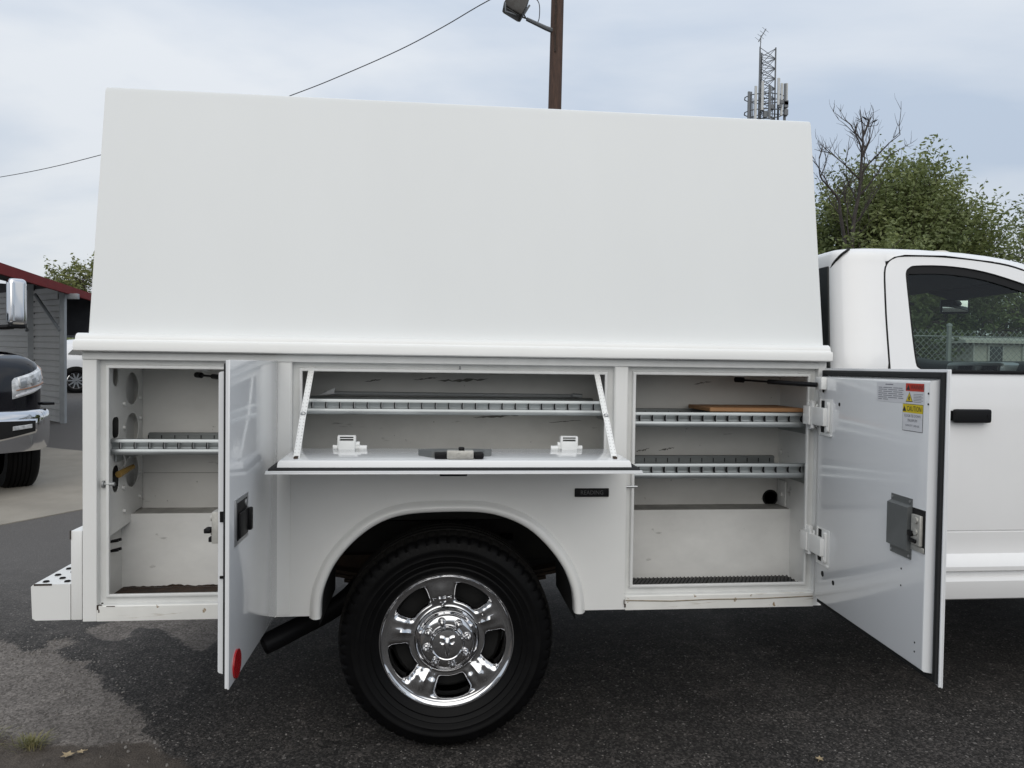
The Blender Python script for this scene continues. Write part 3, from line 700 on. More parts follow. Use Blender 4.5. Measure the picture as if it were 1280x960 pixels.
# ------------------------------------------------------------------ doors
def door_frame_map(o, sdir):
    s = Vector((sdir[0], sdir[1], 0)).normalized(); n = Vector((s.y, -s.x, 0))          # n: from the skin towards the inside of the door
    if n.x > 0: n = -n
    return lambda a, d, z: Vector((o[0], o[1], 0)) + s * a + n * d + Vector((0, 0, z))
def make_door(o, sdir, W, z0, z1):
    f = door_frame_map(o, sdir)
    bm = B()
    t = B(); box(t, 0, W, 0, 0.005, z0, z1, 0.002, 2); merge(bm, t, lambda c: f(c.x, c.y, c.z))
    t = B(); box(t, W - 0.006, W - 0.001, 0.004, 0.012, z0 + 0.002, z1 - 0.002, 0.001, 1); merge(bm, t, lambda c: f(c.x, c.y, c.z))
    d = build('compartment_door', bm, 'gloss', T)
    bm = B(); rows = []
    m0 = 0.030
    for ins, dep in ((m0, 0.0052), (m0, 0.010), (m0 + 0.004, 0.036), (m0 + 0.007, 0.0405), (m0 + 0.011, 0.042)):
        rows.append([f(ins, dep, z0 + ins), f(W - ins, dep, z0 + ins), f(W - ins, dep, z1 - ins), f(ins, dep, z1 - ins)])
    vs = loft(bm, rows, True); bm.faces.new(vs[-1])
    build('inner_panel', bm, 'gloss', d, smooth=28)
    bm = B(); rows = []
    for ins, dep in ((0.010, 0.0052), (0.008, 0.012), (0.010, 0.019), (0.016, 0.021), (0.023, 0.019), (0.0275, 0.012), (0.0285, 0.0052)):
        rows.append([f(ins, dep, z0 + ins), f(W - ins, dep, z0 + ins), f(W - ins, dep, z1 - ins), f(ins, dep, z1 - ins)])
    loft(bm, rows, True)
    build('door_seal', bm, 'seal', d)
    return d, f
dl, fl = make_door((-0.625, -0.012), (-0.003, -1), 0.632, 0.556, 1.476)
dr, fr = make_door((1.447, -0.012), (-0.045, -0.77), 0.775, 0.556, 1.476)
def dbox(bm, f, a0, a1, d0, d1, z0, z1, bev=0.0, mi=0):
    t = B(); box(t, a0, a1, d0, d1, z0, z1, bev, 2); merge(bm, t, lambda c: f(c.x, c.y, c.z), mi)
def dcyl(bm, f, a, z, r, d0, d1, n=14, mi=0):
    t = B(); lathe(t, [(0, d0), (r, d0), (r, d1), (0, d1)], n, (a, 0, z), 1, 1); merge(bm, t, lambda c: f(c.x, c.y, c.z), mi)
# left door: paddle latch, red reflector, latch body and gas strut
bm = B(); dbox(bm, fl, 0.436, 0.584, -0.004, 0.0, 0.945, 1.077, 0.0015)
hd = build('paddle_latch', bm, 'silver', dl)
bm = B(); t = B(); rows = []
for z, k in ((0.957, 0), (1.052, 1)):
    pass
dbox(bm, fl, 0.455, 0.567, -0.0055, -0.0035, 0.957, 1.066, 0.001); build('latch_recess', bm, 'black', hd)
bm = B(); dbox(bm, fl, 0.466, 0.560, -0.012, -0.0057, 0.962, 1.036, 0.004); dbox(bm, fl, 0.440, 0.464, -0.020, -0.006, 0.966, 1.034, 0.005); build('paddle', bm, 'black', hd)
bm = B(); dcyl(bm, fl, 0.475, 1.053, 0.010, -0.010, -0.004); build('lock_barrel', bm, 'steel', hd)
bm = B(); dcyl(bm, fl, 0.556, 0.600, 0.041, -0.005, 0.0, 32); build('red_reflector', bm, 'red', dl)
bm = B(); dbox(bm, fl, 0.535, 0.585, 0.043, 0.062, 0.955, 1.045, 0.003); dcyl(bm, fl, 0.562, 1.025, 0.010, 0.06, 0.068); dcyl(bm, fl, 0.562, 0.985, 0.010, 0.06, 0.068)
lt = build('rotary_latch', bm, 'zinc', dl)
bm = B()
dbox(bm, fl, 0.555, 0.59, 0.064, 0.082, 0.985, 0.998, 0.003); dbox(bm, fl, 0.55, 0.58, 0.058, 0.072, 0.958, 0.972, 0.003); build('latch_jaw', bm, 'black', lt)
# latch opening and small holes in the narrow edge of the left door pan
bm = B(); dbox(bm, fl, 0.6015, 0.603, 0.012, 0.034, 0.86, 0.868); dbox(bm, fl, 0.6015, 0.603, 0.012, 0.034, 1.02, 1.05); build('edge_slots', bm, 'black', dl, kind='stuff')
# right door: stickers, latch cover, latch, hinges
pf = 0.042
bm = B()
Hs = lambda y: (y + 0.012) / -0.9983            # door length coordinate from world Y
def sq(bm, f, a0, a1, z0, z1, d, mi=0):
    vs = [f(a0, d, z0), f(a1, d, z0), f(a1, d, z1), f(a0, d, z1)]
    addfaces(bm, vs, [(0, 1, 2, 3)], mi)
bm = B()
sa0, sa1 = 0.452, 0.716
sq(bm, fr, sa0, sa1, 1.371, 1.433, pf + 0.0006, 0)
sq(bm, fr, 0.620, 0.714, 1.409, 1.4325, pf + 0.0010, 1)
for k in range(7):
    for j in range(5):
        a = 0.464 + j * 0.029; L = 0.022 + 0.006 * ((k * 3 + j) % 2)
        if k == 6 and j > 1: continue
        sq(bm, fr, a, a + L, 1.415 - k * 0.0062, 1.4172 - k * 0.0062, pf + 0.0010, 4)
sq(bm, fr, 0.505, 0.55, 1.425, 1.428, pf + 0.0010, 4)
for k in range(6): sq(bm, fr, 0.662, 0.710 - 0.008 * (k % 2), 1.3995 - k * 0.0046, 1.4010 - k * 0.0046, pf + 0.0010, 4)
def tri(bm, f, a, z, h, d, mi): addfaces(bm, [f(a - h * 0.62, d, z), f(a + h * 0.62, d, z), f(a, d, z + h)], [(0, 1, 2)], mi)
tri(bm, fr, 0.640, 1.3765, 0.030, pf + 0.0010, 3); tri(bm, fr, 0.640, 1.3785, 0.0255, pf + 0.0014, 2)
addfaces(bm, [fr(0.640 + 0.005 * math.cos(a) * (1 if k % 2 else 0.5), pf + 0.0018, 1.387 + 0.007 * math.sin(a)) for k, a in enumerate([i * PI / 5 for i in range(10)])], [tuple(range(10))], 3)
tri(bm, fr, 0.634, 1.4125, 0.0155, pf + 0.0014, 3)
text_into(bm, 'WARNING', 0.0195, lambda a, b, t: fr(0.681 + a, pf + 0.0014, 1.4205 + b), 3, 0.72)
build('warning_sticker', bm, ['stk_white', 'stk_red', 'stk_yellow', 'ink', 'inkgrey'], dr, smooth=5)
bm = B()
ca0, ca1 = 0.606, 0.712
sq(bm, fr, ca0, ca1, 1.288, 1.370, pf + 0.0006, 3); sq(bm, fr, ca0 + 0.0015, ca1 - 0.0015, 1.2895, 1.3685, pf + 0.0009, 0)
sq(bm, fr, ca0 + 0.001, ca1 - 0.001, 1.3435, 1.369, pf + 0.0012, 2)
tri(bm, fr, 0.616, 1.3475, 0.016, pf + 0.0016, 3)
text_into(bm, 'CAUTION', 0.0225, lambda a, b, t: fr(0.667 + a, pf + 0.0016, 1.3555 + b), 3, 0.74)
text_into(bm, 'FLOOR TIE DOWN', 0.0125, lambda a, b, t: fr(0.659 + a, pf + 0.0014, 1.334 + b), 4, 0.80)
text_into(bm, 'MAXIMUM', 0.0125, lambda a, b, t: fr(0.659 + a, pf + 0.0014, 1.3205 + b), 4, 0.85)
text_into(bm, 'CAPACITY 1,000 LBS', 0.0085, lambda a, b, t: fr(0.659 + a, pf + 0.0014, 1.305 + b), 4, 0.95)
build('caution_sticker', bm, ['stk_white', 'stk_red', 'stk_yellow', 'ink', 'inkgrey'], dr, smooth=5)
bm = B()
prism(bm, [(0.903, 0.0), (0.903, 0.003), (0.925, 0.003), (0.930, 0.016), (1.060, 0.016), (1.066, 0.003), (1.086, 0.003), (1.086, 0.0)], 0, 0, 0.112)
for v in bm.verts: v.co = fr(0.560 + v.co.x, pf + 0.0005 + v.co.z, v.co.y) if False else fr(0.560 + v.co.x, pf + 0.0005 + v.co.z, v.co.y)
lc = build('latch_cover', bm, 'plate', dr)
bm = B()
for a, z in ((0.568, 1.077), (0.663, 1.077), (0.568, 0.912), (0.663, 0.912)): dcyl(bm, fr, a, z, 0.004, pf + 0.003, pf + 0.0055, 8)
build('cover_rivets', bm, 'silver', lc, kind='stuff')
bm = B(); dbox(bm, fr, 0.672, 0.7365, pf - 0.001, pf + 0.0012, 0.935, 1.062, 0.0005); lo_ = build('latch_opening', bm, 'void', dr)
bm = B(); dbox(bm, fr, 0.684, 0.728, pf + 0.0012, pf + 0.012, 0.955, 1.045, 0.003); dcyl(bm, fr, 0.712, 1.030, 0.009, pf + 0.012, pf + 0.016); dcyl(bm, fr, 0.710, 0.995, 0.009, pf + 0.012, pf + 0.016); dbox(bm, fr, 0.672, 0.736, pf + 0.0015, pf + 0.004, 0.936, 0.952, 0.001)
build('rotary_latch', bm, 'zinc', dr)
bm = B(); dbox(bm, fr, 0.676, 0.700, pf + 0.012, pf + 0.020, 0.980, 0.996, 0.003); dbox(bm, fr, 0.684, 0.716, pf + 0.012, pf + 0.019, 0.962, 0.974, 0.003); build('latch_jaw', bm, 'black', dr)
def hinge(z):
    bm = B(); dbox(bm, fr, 0.052, 0.150, pf - 0.001, pf + 0.0015, z - 0.067, z + 0.067, 0.0006); dbox(bm, fr, 0.052, 0.062, pf + 0.001, pf + 0.006, z - 0.067, z + 0.067, 0.002); dbox(bm, fr, 0.052, 0.150, pf + 0.001, pf + 0.005, z - 0.072, z - 0.064, 0.002)
    rec = build('hinge_recess', bm, 'white', dr)
    bm = B(); dbox(bm, fr, 0.064, 0.088, pf + 0.0016, pf + 0.003, z - 0.060, z + 0.060); build('recess_gap', bm, 'void', rec)
    bm = B()
    dbox(bm, fr, -0.006, 0.125, pf + 0.006, pf + 0.024, z - 0.034, z + 0.034, 0.004)
    for s in (-0.046, 0.046): dcyl(bm, fr, 0.122, z + s, 0.010, pf + 0.0015, pf + 0.012, 10)
    dbox(bm, fr, 0.108, 0.135, pf + 0.002, pf + 0.010, z - 0.054, z + 0.054, 0.003)
    for k in range(3):
        box(bm, 1.372 + 0.012 * k, 1.380 + 0.012 * k, -0.03 - 0.006 * k, 0.018, z - 0.036 - 0.004 * k, z + 0.036 + 0.004 * k, 0.003)
    box(bm, 1.392, 1.412, -0.012, 0.022, z - 0.056, z + 0.056, 0.003)
    h = build('door_hinge', bm, 'white', dr)
    bm = B(); tube(bm, [(1.386, -0.034, z - 0.048), (1.386, -0.034, z + 0.048)], 0.008, 8); build('hinge_pin', bm, 'lip', dr)
hinge(1.293); hinge(0.805)
bm = B()
for a, z, r in ((0.072, 1.392, 0.009), (0.20, 1.345, 0.007), (0.10, 0.700, 0.011), (0.185, 0.690, 0.009), (0.62, 0.862, 0.003), (0.62, 0.81, 0.003), (0.70, 0.662, 0.003), (0.70, 0.635, 0.003), (0.735, 1.405, 0.003), (0.735, 1.374, 0.003)): dcyl(bm, fr, a, z, r, pf - 0.0006, pf + 0.0008, 12)
build('panel_holes', bm, 'void', dr, kind='stuff')
def strut(p0, p1, split, parent_name='gas_strut'):
    p0, p1 = Vector(p0), Vector(p1); q = p0.lerp(p1, split)
    bm = B(); tube(bm, [p0, q], 0.0042, 8); tube(bm, [q, p1], 0.0095, 10)
    d = (p1 - p0).normalized(); tube(bm, [p0 - d * 0.012, p0 + d * 0.025], 0.011, 8)
    build('gas_strut', bm, 'black', T)
strut((1.165, 0.16, 1.424), (1.372, -0.085, 1.412), 0.40)
bm = B(); box(bm, 1.145, 1.195, 0.14, 0.19, 1.436, 1.487, 0.006); build('strut_bracket', bm, 'white', T)
bm = B(); dbox(bm, fr, 0.045, 0.10, pf, pf + 0.022, 1.395, 1.442, 0.004); build('strut_bracket', bm, 'white', dr)
strut((-0.955, 0.17, 1.418), (-0.70, -0.10, 1.408), 0.3)
bm = B(); box(bm, -0.965, -0.915, 0.15, 0.20, 1.432, 1.487, 0.006); build('strut_bracket', bm, 'white', T)

# flip-down door, lying open like a tray
fx0, fx1 = -0.592, 0.624
def ff(a, d, y): return Vector((a, y, 1.118 + d - 0.008 * (y / -0.36 - 1)))
bm = B(); t = B(); box(t, fx0, fx1, 0, 0.005, -0.372, -0.012, 0.002, 2); merge(bm, t, lambda c: ff(c.x, c.y, c.z))
t = B(); box(t, fx0 + 0.002, fx1 - 0.002, 0.004, 0.011, -0.371, -0.366, 0.001, 1); merge(bm, t, lambda c: ff(c.x, c.y, c.z))
df = build('flip_down_door', bm, 'gloss', T)
def frect(ins, dep): return [ff(fx0 + ins, dep, -0.372 + ins), ff(fx1 - ins, dep, -0.372 + ins), ff(fx1 - ins, dep, -0.012 - ins), ff(fx0 + ins, dep, -0.012 - ins)]
bm = B(); vs = loft(bm, [frect(a, b) for a, b in ((0.030, 0.0052), (0.030, 0.010), (0.034, 0.034), (0.037, 0.0385), (0.041, 0.040))], True); bm.faces.new(vs[-1])
build('inner_panel', bm, 'gloss', df, smooth=28)
bm = B(); loft(bm, [frect(a, b) for a, b in ((0.010, 0.0052), (0.008, 0.012), (0.010, 0.018), (0.016, 0.020), (0.023, 0.018), (0.0275, 0.012), (0.0285, 0.0052))], True)
build('door_seal', bm, 'seal', df)
zt = 1.158
def flip_hinge(x):
    s = 1 if x < 0 else -1
    bm = B()
    # upright clip: two cheeks and a bridge leave a slot near the top
    for dx in (-0.031, 0.025): box(bm, x + dx - 0.003, x + dx + 0.006, -0.072, -0.045, zt + 0.008, zt + 0.052, 0.003)
    box(bm, x - 0.033, x + 0.030, -0.070, -0.048, zt + 0.050, zt + 0.055, 0.002)
    box(bm, x - 0.030, x + 0.028, -0.075, -0.052, zt + 0.003, zt + 0.036, 0.003); box(bm, x - 0.030, x + 0.028, -0.071, -0.054, zt + 0.0425, zt + 0.0455, 0.001)
    tube(bm, [(x - 0.050, -0.06, zt + 0.012), (x + 0.048, -0.06, zt + 0.012)], 0.0085, 12)
    tube(bm, [(x + s * 0.028, -0.058, zt + 0.022), (x + s * 0.044, -0.058, zt + 0.022)], 0.011, 12)
    tube(bm, [(x + s * 0.044, -0.068, zt + 0.011), (x + s * 0.070, -0.068, zt + 0.011)], 0.0095, 12)
    h = build('door_hinge', bm, 'lip', df)
    bm = B(); box(bm, x - 0.026, x + 0.023, -0.052, -0.049, zt + 0.037, zt + 0.050); build('hinge_slot', bm, 'void', h)
    bm = B(); lathe(bm, [(0, 0), (0.006, 0), (0.005, 0.004), (0, 0.005)], 10, (x - s * 0.075, -0.10, zt), 2, 1); build('hinge_bolt', bm, 'steel', h)
flip_hinge(-0.372); flip_hinge(0.432)
bm = B()
plate(bm, [(-0.105, -0.215), (-0.10, -0.235), (-0.085, -0.250), (-0.06, -0.278), (0.095, -0.278), (0.118, -0.25), (0.14, -0.245), (0.145, -0.215), (0.11, -0.205), (0.08, -0.195), (-0.04, -0.195), (-0.07, -0.205)], [], lambda a, b: (a - 0.012, b, zt + 0.001), 0.022, nrm=(0, 0, 1))
fl_l = build('latch_plate', bm, 'plate', df)
for bb in ((-0.062, -0.023, -0.315, -0.27, zt + 0.002, zt + 0.021, 0.004), (0.068, 0.100, -0.318, -0.275, zt + 0.002, zt + 0.022, 0.006), (0.016, 0.036, -0.318, -0.29, zt + 0.030, zt + 0.040, 0.004)):
    bm = B(); box(bm, *bb); build('latch_grip', bm, 'black', df)
bm = B(); box(bm, -0.022, 0.066, -0.322, -0.285, zt + 0.003, zt + 0.030, 0.004)
for x in (0.018, 0.048): lathe(bm, [(0, 0), (0.008, 0), (0.008, 0.005), (0, 0.005)], 12, (x, -0.322, zt + 0.017), 1, -1)
build('rotary_latch', bm, 'zinc', df)
bm = B(); box(bm, -0.045, 0.045, -0.335, -0.24, 1.106, 1.1165, 0.003); build('paddle', bm, 'black', df)
bm = B()
for x, y, w in ((-0.50, -0.20, 0.03), (-0.22, -0.12, 0.05), (0.25, -0.16, 0.04), (0.34, -0.25, 0.02), (0.5, -0.10, 0.03), (-0.07, -0.10, 0.03)):
    box(bm, x - w / 2, x + w / 2, y - 0.0012, y + 0.0012, zt - 0.0005, zt + 0.0006)
build('scratches', bm, 'inkgrey', df, kind='stuff')
# folding stays
def stay(x, lean):
    p0, p1, p2 = Vector((x, 0.030, 1.458)), Vector((x - lean, -0.125, 1.292)), Vector((x + lean * 0.3, -0.290, 1.150))
    bm = B()
    for a, b2, off in ((p0, p1, 0.0), (p1, p2, 0.004)):
        d = (b2 - a).normalized(); u = Vector((0, d.z, -d.y)).normalized(); n = Vector((1, 0, 0))
        t = B(); L = (b2 - a).length
        box(t, -0.0105, 0.0105, -0.010, L + 0.010, -0.0022, 0.0022, 0.001, 1)
        merge(bm, t, lambda c: a + n * c.x + d * c.y + u * (c.z + off))
    st = build('folding_stay', bm, 'white', df)
    bm = B()
    for a, b2, off in ((p0, p1, 0.0), (p1, p2, 0.004)):
        for k in range(1, 14):
            p = a.lerp(b2, k / 14); d = (b2 - a).normalized(); u = Vector((0, d.z, -d.y)).normalized()
            if u.y > 0: u = -u
            for s in (-0.006, 0.006):
                c = p + u * (0.0026 + abs(off) * (1 if off else 0)) + Vector((s, 0, 0))
                t = B(); box(t, c.x - 0.0013, c.x + 0.0013, c.y - 0.002, c.y + 0.002, c.z - 0.002, c.z + 0.002); merge(bm, t)
    build('stay_holes', bm, 'lip', st, kind='stuff')
    bm = B(); lathe(bm, [(0, 0), (0.010, 0), (0.008, 0.006), (0, 0.008)], 12, (p1.x, p1.y - 0.006, p1.z), 1, -1); build('stay_rivet', bm, 'silver', st)
    bm = B(); box(bm, p2.x - 0.006, p2.x + 0.006, p2.y - 0.016, p2.y + 0.02, zt, zt + 0.008, 0.002); build('stay_foot', bm, 'ruststeel', st)
stay(-0.511, 0.004); stay(0.548, -0.004)

# ------------------------------------------------------------------ step bumper at the tail
bm = B()
box(bm, -1.338, -1.300, 0.004, YF - 0.02, 0.546, 0.865, 0.004)
prism(bm, [(-1.466, 0.555), (-1.470, 0.668), (-1.462, 0.676), (-1.3385, 0.676), (-1.3385, 0.548), (-1.455, 0.548)], 1, 0.002, YF - 0.02)
sb = build('step_bumper', bm, 'white', T)
bm = B()
for iy in range(24):
    for ix in range(3):
        x = -1.435 + 0.036 * ix; y = 0.035 + 0.085 * iy + (0.042 if ix % 2 else 0)
        lathe(bm, [(0.0, 0.0), (0.007, 0.0), (0.0095, 0.0035), (0.0115, 0.0)], 10, (x, y, 0.6763), 2, 1)
build('tread_holes', bm, 'black', sb, kind='stuff')
bm = B(); lathe(bm, [(0, -0.002), (0.017, -0.002), (0.017, 0.008), (0, 0.014)], 18, (-1.4685, 0.055, 0.612), 0, -1); build('marker_light', bm, 'red', sb)
bm = B(); box(bm, -1.3392, -1.337, -0.0005, 0.006, 0.835, 0.866); box(bm, -1.46, -1.40, 0.0005, 0.003, 0.672, 0.678); build('rust_chip', bm, 'ruststeel', sb, kind='stuff')

# ------------------------------------------------------------------ wheels
WR = 0.402; WS = 1.032
def tyre_bm(c):
    bm = B()
    side = [(0.245, -0.006), (0.252, 0.0), (0.262, 0.010), (0.272, 0.013), (0.276, 0.0165), (0.281, 0.0145), (0.296, 0.0195), (0.298, 0.0212), (0.301, 0.0205), (0.305, 0.022), (0.318, 0.0242), (0.320, 0.0256), (0.323, 0.0248), (0.335, 0.026), (0.340, 0.0285), (0.346, 0.0285), (0.350, 0.0255), (0.368, 0.020), (0.380, 0.012), (0.388, 0.004), (0.393, -0.008), (0.3975, -0.022)]
    tread = [(0.4005, -0.040), (0.4015, -0.060), (0.394, -0.062), (0.394, -0.070), (0.4025, -0.072), (0.403, -0.105), (0.396, -0.107), (0.396, -0.117), (0.403, -0.119)]
    w = -0.272
    full = side + tread + [(r, w - o) for r, o in reversed(tread)] + [(r, w - o) for r, o in reversed(side)]
    n = 300
    def mod(r, o, k):
        if r > 0.378 and r > 0.3965 or (0.378 < r and -0.03 < o or (o < w + 0.03 and r > 0.378)):
            if k % 5 == 0 and (o > -0.062 or o < w + 0.062): r -= 0.006
        return r, o
    def mod2(r, o, k):
        r2, o2 = mod(r, o, k)
        # ragged lugs: shoulder blocks differ in length
        if k % 5 == 0 and 0.375 < r < 0.394: o2 -= 0.003
        return r2, o2
    rows = []
    for r, o in full:
        row = []
        for k in range(n):
            rr, oo = mod2(r, o, k + (2 if o < -0.13 else 0)); a = 2 * PI * k / n
            row.append((c[0] + rr * math.cos(a), c[1] - oo, c[2] + rr * math.sin(a)))
        rows.append(row)
    vs = loft(bm, rows, True)
    bm.faces.ensure_lookup_table()
    for f in bm.faces:
        cc = f.calc_center_median(); r = math.hypot(cc.x - c[0], cc.z - c[2])
        f.material_index = 1 if r > 0.3915 else 0
    return bm
def rim_bm(c):
    bm = B()
    def P(r, th, o): return (c[0] + r * math.cos(th), c[1] - o, c[2] + r * math.sin(th))
    def base(r):
        pts = [(0.0, 0.010), (0.085, 0.010), (0.098, 0.004), (0.106, -0.012), (0.116, -0.024), (0.130, -0.028), (0.15, -0.024), (0.17, -0.0165), (0.20, -0.0135), (0.222, -0.0125), (0.236, -0.0095), (0.243, -0.004), (0.247, 0.001), (0.250, 0.000)]
        for a, b2 in zip(pts, pts[1:]):
            if a[0] <= r <= b2[0]:
                t = (r - a[0]) / (b2[0] - a[0]); t = t * t * (3 - 2 * t); return a[1] + (b2[1] - a[1]) * t
        return pts[-1][1]
    holes_at = [math.radians(a) for a in (133, 61, -11, -83, -155)]
    def height(r, th):
        h = base(r)
        d = min(abs((th - a + PI) % (2 * PI) - PI) for a in holes_at)          # 0 at a hole, 36 deg at a spoke
        s = max(0, (d - math.radians(17)) / math.radians(19)); s = min(1, s)
        w = max(0, 1 - abs(r - 0.165) / 0.052)
        h += 0.0
        # ridge line along each spoke
        dd = (math.radians(36) - d) * r
        if 0.125 < r < 0.215: h += 0.0065 * max(0, 1 - abs(dd) / (0.011 + 0.10 * (r - 0.125))) * min(1, (r - 0.125) / 0.012, (0.215 - r) / 0.03)
        return h
    r_in, r_out = 0.118, 0.230; NP = 64
    for a0 in holes_at:
        per = []
        for k in range(NP):
            t = k / NP * 4; s = t % 1; side = int(t)
            uv = [(-1 + 2 * s, 1), (1, 1 - 2 * s), (1 - 2 * s, -1), (-1, -1 + 2 * s)][side]; per.append(uv)
        rows = []
        def outer(u, v): return (r_in + (r_out - r_in) * (v + 1) / 2, a0 + u * math.radians(36))
        def hole(u, v):
            L = max(abs(u), abs(v)); n4 = (abs(u) ** 6 + abs(v) ** 6) ** (1 / 6); u, v = u * L / n4, v * L / n4
            r = 0.1790 + 0.0355 * v + 0.003 * (1 - u * u)
            hw = math.radians(20.0) * (1.0 + 0.26 * v) * (0.174 / r)
            return (r, a0 + u * hw * 0.96)
        for s in (0, 0.2, 0.4, 0.55, 0.68, 0.8, 0.9, 0.97, 1.0):
            row = []
            for u, v in per:
                ro, to = outer(u, v); rh, t_h = hole(u, v)
                r = ro + (rh - ro) * s; th = to + (t_h - to) * s
                dip = 0.014 * max(0, (s - 0.62) / 0.38) ** 2
                row.append(P(r, th, height(r, th) - dip))
            rows.append(row)
        for dep, shr in ((0.018, 0.97), (0.030, 0.95), (0.055, 0.93)):
            row = []
            for u, v in per:
                rh, t_h = hole(u * shr, v * shr); r1, t1 = hole(u, v)
                row.append(P(rh, t_h, height(r1, t1) - dep))
            rows.append(row)
        loft(bm, rows, True)
    n = 320
    inner = [0.118, 0.112, 0.106, 0.102, 0.098, 0.092, 0.085, 0.06]
    loft(bm, [[P(r, 2 * PI * k / n, height(r, 2 * PI * k / n)) for k in range(n)] for r in inner], True)
    outer_r = [0.230, 0.2335, 0.237, 0.240, 0.243, 0.246, 0.2485]
    rows = [[P(r, 2 * PI * k / n, base(r)) for k in range(n)] for r in outer_r] + [[P(0.2505, 2 * PI * k / n, -0.003) for k in range(n)], [P(0.247, 2 * PI * k / n, -0.02) for k in range(n)]]
    loft(bm, rows, True)
    bmesh.ops.remove_doubles(bm, verts=bm.verts, dist=0.0006)
    return bm
def wheel(c, detailed=True):
    w = build('wheel', (lambda bm: (lathe(bm, [(0.0, -0.10), (0.20, -0.10), (0.215, -0.12), (0.215, -0.24), (0, -0.24)], 40, c, 1, -1), bm)[1])(B()), 'void', T)
    build('tyre', tyre_bm(c), ['tyre', 'tread'], w, smooth=30)
    build('rim', rim_bm(c), 'chrome', w, smooth=40)
    for k in range(8):
        a = 2 * PI * k / 8 + 0.25; x, z = c[0] + 0.0800 * math.cos(a), c[2] + 0.0800 * math.sin(a)
        bm = B(); lathe(bm, [(0.0155, 0.008), (0.0155, 0.013), (0.0130, 0.016), (0.0125, 0.032), (0.009, 0.039), (0.0, 0.041)], 12, (x, c[1], z), 1, -1); build('lug_nut', bm, 'chrome', w)
    bm = B(); lathe(bm, [(0.066, 0.008), (0.065, 0.022), (0.060, 0.034), (0.056, 0.038), (0.053, 0.036), (0.03, 0.040), (0.0, 0.041)], 48, c, 1, -1); build('hub_cap', bm, 'chrome', w, smooth=40)
    bm = B(); oy = c[1] - 0.040
    for s in (-1, 1):
        pts = []
        for k in range(26):
            a = math.radians(70) + k / 25 * math.radians(265); r = 0.018 * (1 - 0.72 * k / 25)
            pts.append((c[0] + s * (0.020 - math.cos(a) * r * -1), oy - 0.003, c[2] + 0.012 + math.sin(a) * r))
        tube(bm, pts, [0.0062 * (1 - 0.5 * k / 25) for k in range(26)], 6)
    rows = []
    for z, wd, d in ((0.028, 0.010, 0.004), (0.018, 0.013, 0.010), (0.0, 0.011, 0.012), (-0.018, 0.0085, 0.011), (-0.030, 0.009, 0.009), (-0.038, 0.005, 0.004)):
        rows.append([(c[0] + wd * math.cos(t), oy - d * math.sin(t), c[2] + z) for t in [PI * j / 8 for j in range(9)]])
    loft(bm, rows)
    build('emblem', bm, 'chrome', w)
    for o_ in [w] + list(w.children):
        me_ = o_.data; off_ = ORG[o_.name] - Vector(c)
        for v_ in me_.vertices:
            q_ = v_.co + off_; v_.co = Vector((q_.x * WS, q_.y, q_.z * WS)) - Vector((off_.x * WS, off_.y, off_.z * WS))
        nl = Vector((off_.x * WS, off_.y, off_.z * WS)) - (Vector((0, 0, 0)) if o_ is w else Vector((ORG[w.name] - Vector(c)).to_tuple()))
        if o_ is not w: o_.location = nl
    w.location.z += 0.402 * (WS - 1)
    return w
w1 = wheel((-0.006, 0.065, WR))
def place_copy(o, dx, dy, flip=False):
    c = copy_tree(o, T); c.location = (o.location.x + dx, o.location.y + dy, o.location.z)
    if flip: c.rotation_euler = (0, 0, PI)
    return c
place_copy(w1, 3.60, 0.08)
fw = place_copy(w1, 0, YF - 0.13 - 0.34 + 0.0, True); fw.location.y = 2 * (1.18 - 1.18) - w1.location.y
ff2 = place_copy(w1, 3.60, 0, True); ff2.location.y = -w1.location.y - 0.08

# chassis
bm = B()
for y in (0.72, 1.56): box(bm, -1.25, 4.3, y, y + 0.08, 0.56, 0.74)
for x in (-1.1, 0.5, 1.4): box(bm, x, x + 0.09, 0.80, 1.56, 0.60, 0.70)
build('chassis_frame', bm, 'under', T)
bm = B(); tube(bm, [(0.0, 0.32, WR), (0.0, 2.04, WR)], 0.055, 12); lathe(bm, [(0.0, -0.17), (0.09, -0.15), (0.16, -0.05), (0.17, 0.03), (0.12, 0.12), (0.0, 0.15)], 20, (0.0, 1.18, WR), 0, 1); tube(bm, [(0.1, 1.18, WR + 0.02), (2.4, 1.18, 0.55)], 0.045, 10)
build('rear_axle', bm, 'under', T)
for y in (0.60, 1.70):
    bm = B()
    for k, L in enumerate((0.72, 0.60, 0.45, 0.30)):
        pts = [(-L + 2 * L * i / 10, y, 0.50 - 0.018 * k + 0.10 * (((-L + 2 * L * i / 10) / 0.72) ** 2)) for i in range(11)]
        for a, b2 in zip(pts, pts[1:]):
            addfaces(bm, [(a[0], y - 0.035, a[2]), (b2[0], y - 0.035, b2[2]), (b2[0], y + 0.035, b2[2]), (a[0], y + 0.035, a[2]), (a[0], y - 0.035, a[2] + 0.013), (b2[0], y - 0.035, b2[2] + 0.013), (b2[0], y + 0.035, b2[2] + 0.013), (a[0], y + 0.035, a[2] + 0.013)], [(0, 1, 2, 3), (4, 7, 6, 5), (0, 4, 5, 1), (3, 2, 6, 7)])
    build('leaf_spring', bm, 'ruststeel', T)
bm = B(); box(bm, -1.28, -1.18, 0.55, 1.82, 0.42, 0.52, 0.01); box(bm, -0.80, -0.30, 0.66, 0.70, 0.50, 0.60); build('hitch_beam', bm, 'ruststeel', T)
bm = B()
pp = smoothpts([(-0.735, 0.29, 0.335), (-0.62, 0.36, 0.375), (-0.45, 0.48, 0.44), (-0.2, 0.60, 0.62), (0.3, 0.62, 0.66)], 6)
tube(bm, pp, 0.042, 18, cap=False); tube(bm, pp[:8], 0.038, 18, cap=False)
